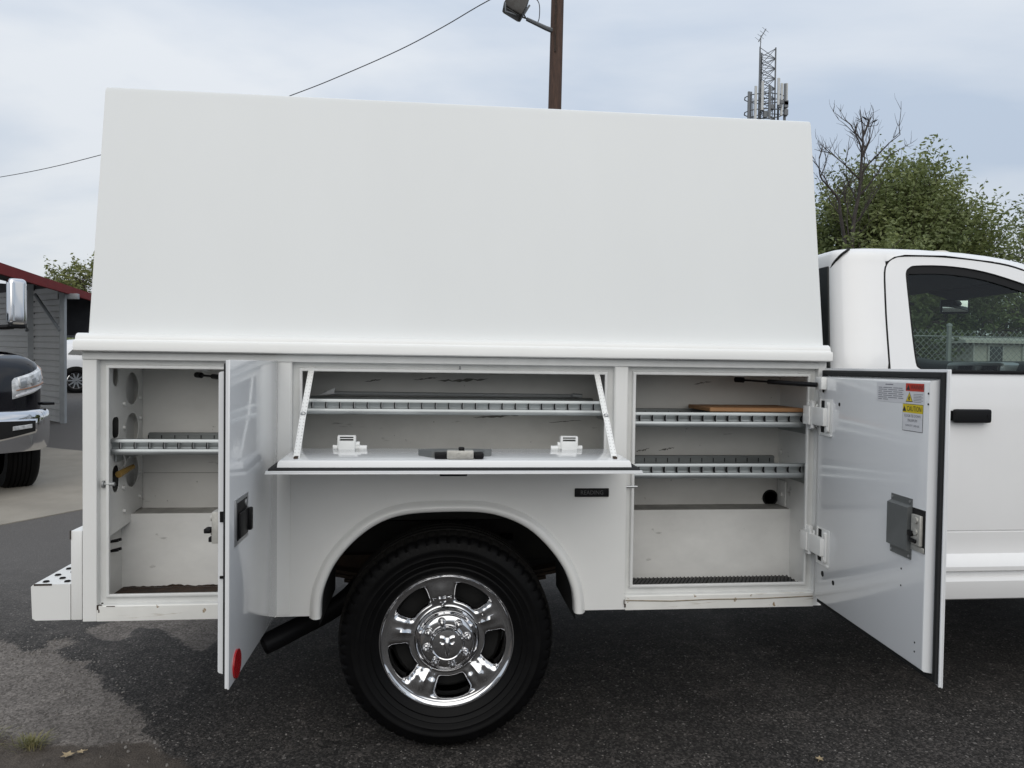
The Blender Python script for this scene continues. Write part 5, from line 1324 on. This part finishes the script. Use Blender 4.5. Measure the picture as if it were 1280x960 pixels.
bm = B(); box(bm, -0.36, -0.20, -0.02, 0.10, 0.90, 0.93, 0.01); build('trim_bracket', bm, 'black', bt)
for y, s in ((-0.02, 1), (-1.98, -1)):
    for x in (-0.55, -4.4):
        c = (x, y, 0.41)
        bm = B(); R = 0.425; wd = 0.29
        pr = [(R * 0.62, 0.0), (R * 0.8, 0.022), (R * 0.90, 0.012), (R * 0.955, -0.006), (R * 0.985, -0.028)]
        o = -0.05
        while o > -wd + 0.05: pr += [(R, o), (R, o - 0.028), (R - 0.012, o - 0.030), (R - 0.012, o - 0.038)]; o -= 0.040
        pr += [(R * 0.985, -wd + 0.03), (R * 0.93, -wd), (R * 0.62, -wd)]
        lathe(bm, pr, 72, c, 1, s, cap=False)
        w = build('wheel', bm, 'tyre', bt, smooth=30); w.rotation_euler = (0, 0, -0.14 if x > -2 else 0)
        bm = B(); lathe(bm, [(R * 0.64, 0.0), (R * 0.58, -0.03), (R * 0.2, -0.01), (0, -0.01)], 40, c, 1, s); build('rim', bm, 'chrome', w)
# towing mirror on its arm
bm = B(); box(bm, -1.70, -1.56, 0.14, 0.34, 1.80, 2.37, 0.065, 5); mr = build('towing_mirror', bm, 'chrome', bt, smooth=60)
bm = B(); box(bm, -1.715, -1.685, 0.155, 0.325, 1.83, 2.34, 0.012, 2); box(bm, -1.70, -1.58, 0.15, 0.33, 1.765, 1.815, 0.03, 3); build('mirror_back', bm, 'black', mr)
bm = B(); tube(bm, [(-1.66, 0.22, 1.785), (-1.72, -0.10, 1.76), (-1.80, -0.30, 1.68)], 0.03, 8); build('mirror_arm', bm, 'black', mr)
bm = B(); tube(bm, [(-1.2, -0.6, 1.60), (-1.25, -0.5, 2.3)], 0.006, 5); build('radio_aerial', bm, 'black', bt)
bt.location = (-4.09, 5.68, 0.068); bt.rotation_euler = (0, 0, math.atan2(-0.682, 0.731))

# ------------------------------------------------------------------ pole, floodlight, cable, tower
bm = B(); tube(bm, [(2.52 + 0.012 * (k - 5), 13.75, 0.2 + k * 1.05) for k in range(11)], [0.165 - 0.003 * k for k in range(11)], 14)
up = build('utility_pole', bm, 'pole', smooth=60); tag(up, 'brown wooden utility pole rising behind the canopy', 'utility pole')
bm = B(); tube(bm, [(2.50, 13.585, 8.3), (2.505, 13.585, 9.3), (2.49, 13.585, 10.6)], 0.018, 6); build('conduit', bm, 'ruststeel', up)
fl = thing('floodlight', 'weathered floodlight on a short arm near the pole top', 'floodlight', (1.78, 13.4, 9.0))
bm = B()
tube(bm, [(2.44, 13.70, 8.80), (2.30, 13.65, 8.82), (1.86, 13.5, 8.92)], [0.055, 0.05, 0.04], 8); build('arm', bm, 'tower', fl)
bm = B()
Rm = Matrix.Rotation(math.radians(-38), 3, 'Y')
FC = Vector((1.66, 13.42, 9.24))
t = B(); rows = []
for z, w, d in ((-0.30, 0.20, 0.17), (-0.27, 0.225, 0.19), (-0.10, 0.225, 0.20), (0.10, 0.20, 0.17), (0.28, 0.12, 0.12), (0.34, 0.06, 0.06)): rows.append([(-w, -d, z), (w, -d, z), (w, d, z), (-w, d, z)])
Rf = Matrix.Rotation(math.radians(62), 3, 'Y')
vs = loft(t, rows, True); t.faces.new(vs[0]); t.faces.new(vs[-1])
bmesh.ops.bevel(t, geom=list(t.edges), offset=0.012, segments=1, affect='EDGES')
merge(bm, t, lambda c: FC + Matrix.Rotation(math.radians(28), 3, 'Y') @ c); lb = build('lamp_housing', bm, 'lampbody', fl)
R28 = Matrix.Rotation(math.radians(28), 3, 'Y')
bm = B(); t = B(); box(t, -0.18, 0.18, -0.15, 0.15, -0.312, -0.300, 0.004); merge(bm, t, lambda c: FC + R28 @ c); build('lens', bm, 'glassdark', lb)
bm = B(); tube(bm, [FC + R28 @ Vector((-0.20, -0.21, -0.26)), FC + R28 @ Vector((-0.10, -0.22, -0.42)), Vector((1.84, 13.42, 8.90)), FC + R28 @ Vector((0.25, -0.10, -0.22)), FC + R28 @ Vector((0.26, -0.1, 0.02))], 0.02, 6); build('yoke', bm, 'tower', fl)
bm = B(); tube(bm, smoothpts([(1.95, 13.45, 9.42), (2.12, 13.5, 9.28), (2.14, 13.55, 9.0), (2.10, 13.58, 8.88)], 5), 0.010, 5); build('supply_wire', bm, 'wire', fl)
CAB = [(2.48, 13.76, 10.16), (1.14, 14.67, 9.84), (0.11, 15.38, 9.49), (-0.96, 16.11, 9.18), (-2.43, 17.12, 8.88), (-3.8, 18.07, 8.66), (-6.91, 20.22, 8.27), (-10.82, 22.91, 8.05), (-13.19, 24.54, 7.96), (-15.62, 26.22, 7.97), (-19.32, 28.78, 8.09), (-30.0, 36.1, 9.0)]
bm = B(); tube(bm, smoothpts(CAB, 5), 0.012, 5); tag(build('overhead_cable', bm, 'wire'), 'thin overhead cable sagging from the pole across the sky at left', 'cable')

tw = thing('radio_tower', 'grey lattice radio tower with panel antennas above the canopy', 'tower', (34.8, 74.9, 1.44))
bm = B(); TX, TY = 34.82, 74.9; w = 0.86; zt0, zt1 = 1.4, 35.4
legs = [(-w, -0.5), (w, -0.5), (0, 1.0)]
for lx, ly in legs: tube(bm, [(TX + lx * 1.15, TY + ly * 1.15, zt0), (TX + lx, TY + ly, zt1)], 0.085, 5)
z = zt0 + 0.3; k = 0
while z < zt1 - 1.0:
    for a in range(3):
        p, q = legs[a], legs[(a + 1) % 3]
        tube(bm, [(TX + p[0], TY + p[1], z), (TX + q[0], TY + q[1], z + 1.05)], 0.038, 4); tube(bm, [(TX + q[0], TY + q[1], z), (TX + p[0], TY + p[1], z + 1.05)], 0.038, 4)
        tube(bm, [(TX + p[0], TY + p[1], z), (TX + q[0], TY + q[1], z)], 0.038, 4)
    z += 1.05
build('lattice_mast', bm, 'tower', tw)
bm = B(); tube(bm, [(33.98, 74.4, 35.2), (34.02, 74.4, 36.6)], 0.05, 5); tube(bm, [(33.75, 74.4, 35.9), (34.55, 74.4, 37.3)], 0.05, 5)
for k in range(4): tube(bm, [(33.25 + 0.26 * k, 74.1, 36.2 + 0.36 * k), (34.2 + 0.26 * k, 74.7, 36.0 + 0.36 * k)], 0.022, 4)
build('yagi_antenna', bm, 'tower', tw)
for k, (ax, ay, h0, h1, mt) in enumerate([(-2.15, -0.9, 27.2, 30.5, 'tower'), (-1.55, -1.2, 27.4, 31.0, 'antenna'), (-0.95, -1.5, 28.4, 31.4, 'antenna'), (-0.2, -1.6, 27.5, 31.0, 'tower'), (0.75, -1.6, 29.0, 31.8, 'antenna'), (1.25, -1.3, 28.0, 31.4, 'antenna'), (1.75, -1.0, 27.6, 31.5, 'tower'), (2.1, -0.6, 28.2, 31.7, 'antenna')]):
    bm = B(); box(bm, TX + ax - 0.13, TX + ax + 0.13, TY + ay - 0.08, TY + ay + 0.08, h0, h1, 0.03, 1); build('panel_antenna', bm, mt, tw)
bm = B()
for z in (28.6, 30.2):
    pts = [(TX + 2.2 * math.cos(a), TY + 1.6 * math.sin(a), z) for a in [2 * PI * k / 12 for k in range(13)]]
    tube(bm, pts, 0.06, 4)
    for a in range(0, 12, 4): tube(bm, [(TX, TY, z), pts[a]], 0.05, 4)
for k in range(14):
    a = random.uniform(0, 6.28); x, y = TX + 1.5 * math.cos(a), TY + 1.2 * math.sin(a); tube(bm, [(x, y, random.uniform(27.3, 28.2)), (x, y, random.uniform(29.5, 31.2))], 0.05, 4)
for k in range(8):
    x = TX + random.uniform(-1.3, 1.9); z = random.uniform(27.6, 29.4); box(bm, x - 0.2, x + 0.2, TY - 1.5, TY - 1.2, z, z + random.uniform(0.3, 0.8))
build('antenna_mount', bm, 'tower', tw)

# ------------------------------------------------------------------ trees
def leaf_cards(verts, faces, p, d, n, size, rng, spread):
    for _ in range(n):
        t = rng.random()
        q = p + d * t + Vector((rng.gauss(0, 1), rng.gauss(0, 1), rng.gauss(0, 1))) * spread
        u = Vector((rng.gauss(0, 1), rng.gauss(0, 1), rng.gauss(0, 0.6))).normalized(); w_ = u.cross(Vector((rng.gauss(0, 1), rng.gauss(0, 1), rng.gauss(0, 1)))).normalized()
        s = size * rng.uniform(0.6, 1.3); k = len(verts)
        verts += [q - u * s, q + w_ * s * 0.42 - u * s * 0.1, q + u * s, q - w_ * s * 0.42 - u * s * 0.1]; faces.append((k, k + 1, k + 2, k + 3))
def leafy_tree(name, label, cat, base, cen, rad, ntips, leaves, size, seed, mt, limbs=7, spray=0.35, group=None, up=0.5, gap=0.0, trunk_r=0.16):
    rng = random.Random(seed); base, cen = Vector(base), Vector(cen)
    t = thing(name, label, cat, base, group)
    bm = B(); fork = base.lerp(cen, 0.45)
    tube(bm, [base + Vector((0, 0, -0.1)), base.lerp(fork, 0.5) + Vector((rng.gauss(0, .05), rng.gauss(0, .05), 0)), fork], [trunk_r, trunk_r * 0.8, trunk_r * 0.65], 9)
    build('trunk', bm, 'bark', t, smooth=60)
    hubs = []; bl = B()
    for i in range(limbs):
        a = 2 * PI * i / limbs + rng.random(); e = rng.uniform(-0.1, 1.1)
        d = Vector((math.cos(a) * math.cos(e) * rad[0], math.sin(a) * math.cos(e) * rad[1], math.sin(e) * rad[2])) * rng.uniform(0.45, 0.62)
        h = cen + d; hubs.append(h); m1 = fork.lerp(h, 0.5) + Vector((rng.gauss(0, .1), rng.gauss(0, .1), 0.12))
        tube(bl, smoothpts([fork, m1, h], 4), [trunk_r * 0.5 * (1 - 0.75 * k / 8) for k in range(9)], 6)
    hubs.append(cen)
    vs, fs = [], []
    off = Vector((seed * 3.1, seed * 1.7, 0))
    k = 0; tries = 0
    while k < ntips and tries < ntips * 6:
        tries += 1
        v = Vector((rng.gauss(0, 1), rng.gauss(0, 1), rng.gauss(0, 1))).normalized(); rr = rng.uniform(0.12, 1.0) ** 0.5
        p = cen + Vector((v.x * rad[0], v.y * rad[1], v.z * rad[2])) * rr
        if p.z < base.z + 0.25: continue
        if noise.noise(p * 0.95 + off) < gap - 0.12 * (1 - rr) - 0.25: continue
        k += 1
        h = min(hubs, key=lambda q: (q - p).length)
        d = ((p - h).normalized() * 0.6 + Vector((0, 0, up)) + v * 0.5).normalized() * spray * rng.uniform(0.5, 1.5 if rr > 0.9 else 1.0)
        if k % 3 == 0: tube(bl, [h, h.lerp(p, 0.5) + Vector((0, 0, 0.06)), p, p + d], [0.016, 0.012, 0.008, 0.003], 3)
        leaf_cards(vs, fs, p, d, leaves, size, rng, spray * 0.15)
    build('limb', bl, 'bark', t, smooth=60)
    me = bpy.data.meshes.new('crown'); me.from_pydata([q - base for q in vs], [], fs); me.materials.append(M[mt])
    c = bpy.data.objects.new('crown', me); COL.objects.link(c); c.parent = t
    return t
G = ground_z
leafy_tree('leafy_tree', 'large green broadleaf tree rising behind the cab roof', 'tree', (11.3, 14.6, G(0, 14.6)), (11.15, 14.5, 3.65), (2.25, 1.7, 2.6), 3800, 24, 0.058, 8, 'leaf', 14, 0.66, up=0.8, gap=0.0)
leafy_tree('leafy_tree', 'green tree cut off by the right edge of the photo', 'tree', (17.3, 15.9, G(0, 15.9)), (17.2, 15.9, 4.4), (1.55, 1.4, 2.2), 1100, 20, 0.058, 5, 'leaf', 6, 0.5, up=0.3)
leafy_tree('leafy_tree', 'sparse pale green tree showing over the red carport roof', 'tree', (-12.7, 26.5, G(0, 26.5)), (-12.4, 26.5, 3.9), (1.7, 1.4, 1.25), 420, 16, 0.075, 9, 'leaf2', 7, 0.5, up=0.5, gap=0.22)
for i, (x, y, cx, rz, rx, lab) in enumerate([(7.2, 9.2, 7.2, 1.45, 1.15, 'dark leafy shrub behind the fence, seen at the left of the windshield'), (9.1, 12.0, 9.2, 2.0, 1.5, 'tall shrub behind the fence, seen through the middle of the windshield'), (11.6, 12.6, 11.6, 1.5, 1.6, 'low spreading shrub behind the white shed'), (14.2, 13.5, 14.2, 1.9, 1.7, 'broad shrub below the gap between the two trees at right')]):
    leafy_tree('shrub', lab, 'shrub', (x, y, G(0, y)), (cx, y, G(0, y) + rz * 0.98), (rx, 1.0, rz), 620, 20, 0.055, 20 + i, 'leaf3' if i in (0, 2) else 'leaf', 6, 0.35, up=0.2, group='shrubs behind the chain link fence', trunk_r=0.07)
# bare dead tree
dt = thing('bare_tree', 'bare dead tree with dark branches in front of the green tree', 'tree', (8.74, 12.45, G(0, 12.45)))
rng = random.Random(11)
bm = B(); TR = [(8.74, 12.45, 0.3), (8.76, 12.45, 2.4), (8.78, 12.44, 4.41), (8.91, 12.45, 5.26), (8.945, 12.45, 6.0), (8.96, 12.45, 6.43), (8.88, 12.45, 6.98)]
tube(bm, smoothpts(TR, 3), [0.060 - 0.0029 * k for k in range(19)], 7); build('trunk', bm, 'deadbark', dt, smooth=60)
bm = B()
def twig(p, d, L, r, lev):
    pts = [p]; q = p
    for k in range(4):
        d = (d + Vector((rng.gauss(0, .16), rng.gauss(0, .16), rng.gauss(0.08, .12)))).normalized(); q = q + d * (L / 4); pts.append(q)
    tube(bm, pts, [r * (1 - 0.17 * k) for k in range(5)], 4)
    if lev > 0:
        for k in range(rng.randint(3, 5)):
            b0 = pts[rng.randint(1, 4)]; side = Vector((rng.gauss(0, 1), rng.gauss(0, .7), rng.gauss(0.5, .5))).normalized()
            twig(b0, (d * 0.8 + side * 0.75).normalized(), L * rng.uniform(0.4, 0.65), max(0.0045, r * 0.5), lev - 1)
    return pts
LB = [(8.77, 12.44, 3.2), (8.62, 12.42, 4.05), (8.47, 12.4, 4.73), (8.42, 12.4, 5.05), (8.2, 12.4, 5.31), (8.0, 12.4, 5.53), (7.97, 12.4, 5.92)]
tube(bm, smoothpts(LB, 3), [0.046 - 0.0021 * k for k in range(19)], 6)
for z0, dx_, L in ((5.0, -0.55, 0.9), (5.15, 0.55, 1.0), (5.5, -0.75, 0.85), (5.6, 0.75, 1.1), (5.9, -0.35, 0.8), (6.0, 0.7, 0.75), (6.3, -0.4, 0.5), (6.4, 0.45, 0.5), (4.5, 0.6, 1.0), (4.6, -0.5, 0.9), (3.9, -0.6, 1.0), (5.3, 0.35, 0.9)):
    x0 = np.interp(z0, [a[2] for a in TR], [a[0] for a in TR]); twig(Vector((x0, 12.45, z0)), Vector((dx_, rng.gauss(0, .3), 0.75)).normalized(), L, 0.022, 2)
for (x0, z0, dx_, L) in ((8.0, 5.5, 0.2, 0.6), (8.2, 5.31, -0.5, 0.7), (8.42, 5.05, 0.3, 0.6), (8.5, 4.7, -0.6, 0.8), (7.97, 5.9, 0.25, 0.35)): twig(Vector((x0, 12.4, z0)), Vector((dx_, 0, 0.8)).normalized(), L, 0.016, 2)
perch = []
for br in ([(8.955, 12.45, 6.25), (8.97, 12.44, 6.55), (8.995, 12.44, 6.76)], [(8.95, 12.45, 5.95), (9.08, 12.44, 6.25), (9.15, 12.43, 6.48), (9.20, 12.43, 6.71)]):
    pp_ = smoothpts(br, 4); tube(bm, pp_, [0.014 - 0.009 * k / (len(pp_) - 1) for k in range(len(pp_))], 5); perch.append(pp_[-1])
    twig(pp_[3], Vector((0.5, 0.2, 0.8)), 0.5, 0.008, 1); twig(pp_[5], Vector((-0.5, 0.2, 0.8)), 0.35, 0.007, 1)
build('branches', bm, 'deadbark', dt, smooth=60)
BS = 0.62
for k, p in enumerate(perch):
    b_ = thing('bird', ('small dark bird on the upper left twig of the bare tree', 'small dark bird on the outer right twig of the bare tree')[k], 'bird', p, 'birds perched in the bare tree')
    s = 1 if k else -1
    bm = B(); rows = []
    for t_, r in [(BS * a_, BS * b_) for a_, b_ in ((-0.075, 0.010), (-0.05, 0.026), (-0.01, 0.036), (0.035, 0.032), (0.06, 0.022), (0.075, 0.024), (0.095, 0.020), (0.108, 0.006), (0.125, 0.002))]:
        rows.append([(p.x + s * t_, p.y + r * math.cos(a), p.z + 0.055 * BS + t_ * 0.5 + r * math.sin(a)) for a in [2 * PI * j / 8 for j in range(8)]])
    loft(bm, rows, True, 0, True); build('body', bm, 'bird', b_, smooth=60)
    bm = B(); prism(bm, [(p.x - s * 0.037, p.z + 0.022), (p.x - s * 0.093, p.z - 0.012), (p.x - s * 0.087, p.z - 0.022), (p.x - s * 0.034, p.z + 0.009)], 1, p.y - 0.009, p.y + 0.009); build('tail', bm, 'bird', b_)
    bm = B(); tube(bm, [(p.x, p.y - 0.01, p.z + 0.035), (p.x, p.y - 0.01, p.z)], 0.004, 4); tube(bm, [(p.x, p.y + 0.01, p.z + 0.035), (p.x, p.y + 0.01, p.z)], 0.004, 4); build('legs', bm, 'bird', b_, kind='stuff')

# ------------------------------------------------------------------ chain link fence and shed, seen through the cab
FY = 6.15; fz = G(0, FY); fx0_, fx1_ = -2.0, 13.2; fh = 1.92
fe = thing('chain_link_fence', 'galvanised chain link fence seen through the cab windows', 'fence', (8.2, FY, fz))
for x in (-1.95, 0.45, 3.45, 6.45, 9.45, 12.45):
    bm = B(); tube(bm, [(x, FY, fz - 0.1), (x, FY, fz + fh + 0.03)], 0.030, 8); lathe(bm, [(0.036, 0), (0.03, 0.03), (0, 0.04)], 10, (x, FY, fz + fh + 0.03), 2, 1); build('post', bm, 'galvwire', fe)
bm = B(); tube(bm, [(fx0_, FY, fz + fh - 0.1), (fx1_, FY, fz + fh - 0.1)], 0.009, 6); build('top_rail', bm, 'galvwire', fe)
bm = B(); P = 0.080; Wd, Hh = fx1_ - fx0_, fh - 0.05
for fam in (1, -1):
    c0 = -Hh if fam > 0 else 0
    k = 0
    while True:
        c = c0 + k * P; k += 1
        if c > Wd + (0 if fam > 0 else Hh): break
        # line x = c + fam*z
        za = max(0, (0 - c) / fam if fam > 0 else (Wd - c) / fam); zb_ = min(Hh, (Wd - c) / fam if fam > 0 else (0 - c) / fam)
        if zb_ - za < 0.02: continue
        y = FY + (0.004 if fam > 0 else -0.004)
        tube(bm, [(fx0_ + c + fam * za, y, fz + 0.03 + za), (fx0_ + c + fam * zb_, y, fz + 0.03 + zb_)], 0.0030, 3, cap=False)
build('wire_mesh', bm, 'galvwire', fe, kind='stuff')
sh = thing('shed', 'small white shed with a dark window beyond the chain link fence', 'shed', (11.0, 11.2, G(0, 11)))
bm = B(); box(bm, 9.87, 12.2, 10.2, 12.2, 0.2, 1.98, 0.01, 1); build('wall', bm, 'shed', sh)
bm = B(); prism(bm, [(10.05, 1.985), (10.05, 2.04), (11.2, 2.16), (12.35, 2.04), (12.35, 1.985)], 0, 9.62, 12.4); build('roof', bm, 'shed', sh)
bm = B(); box(bm, 10.2, 10.46, 10.17, 10.199, 1.30, 1.93, 0.004, 1); build('window', bm, 'glassdark', sh)
for x in (9.87, 10.17, 10.46, 10.86):
    bm = B(); box(bm, x, x + 0.03, 10.165, 10.1985, 0.3, 1.975, 0.004, 1); build('trim_post', bm, 'siding', sh)

# ------------------------------------------------------------------ small things on the ground
for k, (x, y, n, lab) in enumerate([(-1.57, 0.21, 150, 'tuft of dry grass nearest the step bumper, in the soil at lower left'), (-1.755, 0.27, 70, 'small grass tuft cut by the left edge of the photo')]):
    rng = random.Random(40 + k); vs, fs = [], []
    for _ in range(n):
        a = rng.uniform(0, 6.28); r0 = abs(rng.gauss(0, 0.022)); b0 = Vector((x + r0 * 1.5 * math.cos(a), y + r0 * math.sin(a), -0.006)); h = rng.uniform(0.018, 0.05); ln = rng.uniform(0.015, 0.065)
        d = Vector((math.cos(a), math.sin(a), 0)); s = Vector((-d.y, d.x, 0)) * 0.0014; i = len(vs); m_ = b0 + d * ln * 0.4 + Vector((0, 0, h * 0.8)); e = b0 + d * ln + Vector((0, 0, h))
        vs += [b0 - s, b0 + s, m_ + s, m_ - s, e]; fs += [(i, i + 1, i + 2, i + 3), (i + 3, i + 2, i + 4)]
    me = bpy.data.meshes.new('grass_tuft'); me.from_pydata([v - Vector((x, y, 0)) for v in vs], [], fs); me.materials.append(M['grass'])
    o = bpy.data.objects.new('grass_tuft', me); COL.objects.link(o); o.location = (x, y, 0); tag(o, lab, 'grass')
def dry_leaf(x, y, s, rz, lab):
    bm = B(); out_ = [(0.0, -0.5), (0.18, -0.22), (0.42, -0.30), (0.30, 0.02), (0.48, 0.22), (0.16, 0.20), (0.04, 0.52), (-0.14, 0.22), (-0.44, 0.26), (-0.28, 0.02), (-0.36, -0.28), (-0.14, -0.20)]
    c, sn_ = math.cos(rz), math.sin(rz)
    cv = bm.verts.new((x, y, 0.004)); vs = [bm.verts.new((x + s * (a * c - b * sn_), y + s * (a * sn_ + b * c), 0.006 + 0.010 * (abs(a) + 0.3 * b ** 2))) for a, b in out_]
    for i in range(12): bm.faces.new((cv, vs[i], vs[(i + 1) % 12]))
    tube(bm, [(x, y, 0.006), (x - s * 0.7 * -sn_ * -1, y - s * 0.7 * c, 0.008)], 0.0012, 4)
    tag(build('dry_leaf', bm, 'leafdry'), lab, 'leaf')
dry_leaf(1.39, -0.135, 0.034, 0.6, 'pale dry leaf lying on the dark asphalt below the right door')
dry_leaf(-1.40, 0.115, 0.05, 2.2, 'curled tan leaf lying on the soil at lower left')
dry_leaf(-1.365, 0.135, 0.035, 4.2, 'smaller tan leaf beside the curled leaf at lower left')

rng = random.Random(99); bm = B()
for _ in range(420):
    if rng.random() < 0.65:
        a, b2 = rng.choice(list(zip(WORN[:18], WORN[1:19]))); t_ = rng.random(); x, y = a[0] + (b2[0] - a[0]) * t_ + rng.gauss(0, 0.07), a[1] + (b2[1] - a[1]) * t_ + rng.gauss(0, 0.07)
    else: x, y = rng.uniform(-2.0, 2.4), rng.uniform(-0.2, 1.3)
    r = rng.choice((0.0025, 0.003, 0.004, 0.0045, 0.006)); h = r * rng.uniform(0.5, 0.9)
    ring_ = [(x + r * rng.uniform(0.7, 1.2) * math.cos(k * PI / 3), y + r * rng.uniform(0.7, 1.2) * math.sin(k * PI / 3), -0.005) for k in range(6)]
    top = [(x + (p[0] - x) * 0.6, y + (p[1] - y) * 0.6, -0.001 + h * rng.uniform(0.8, 1.2)) for p in ring_]
    vs = loft(bm, [ring_, top], True); bm.faces.new(vs[-1])
build('loose_gravel', bm, mat('loose stones', (0.26, 0.245, 0.225), 0.85, col2=(0.11, 0.10, 0.092), vscale=30), kind='stuff', label='loose grit scattered over the asphalt beside the truck')

# a far belt of woodland closes the horizon behind the lot
rng = random.Random(5); vs, fs = [], []
for k in range(170):
    a = math.radians(rng.uniform(-62, 62)); dst = rng.uniform(82, 98); cx_, cy_ = dst * math.sin(a), dst * math.cos(a) - 2.8; hgt = rng.uniform(2.2, 4.2); wd_ = rng.uniform(1.6, 3.2)
    for _ in range(85):
        u = Vector((rng.gauss(0, 1), rng.gauss(0, 1), rng.gauss(0, 1))).normalized() * rng.uniform(0.5, 1.0)
        leaf_cards(vs, fs, Vector((cx_ + u.x * wd_, cy_ + u.y * wd_, 1.44 + hgt * 0.45 + u.z * hgt * 0.55)), Vector((0, 0, 0.3)), 1, 0.42, rng, 0.15)
me = bpy.data.meshes.new('distant_trees'); me.from_pydata(vs, [], fs); me.materials.append(M['leaf'])
o = bpy.data.objects.new('distant_trees', me); COL.objects.link(o); o['kind'] = 'stuff'; o['label'] = 'far belt of green woodland beyond the lot'
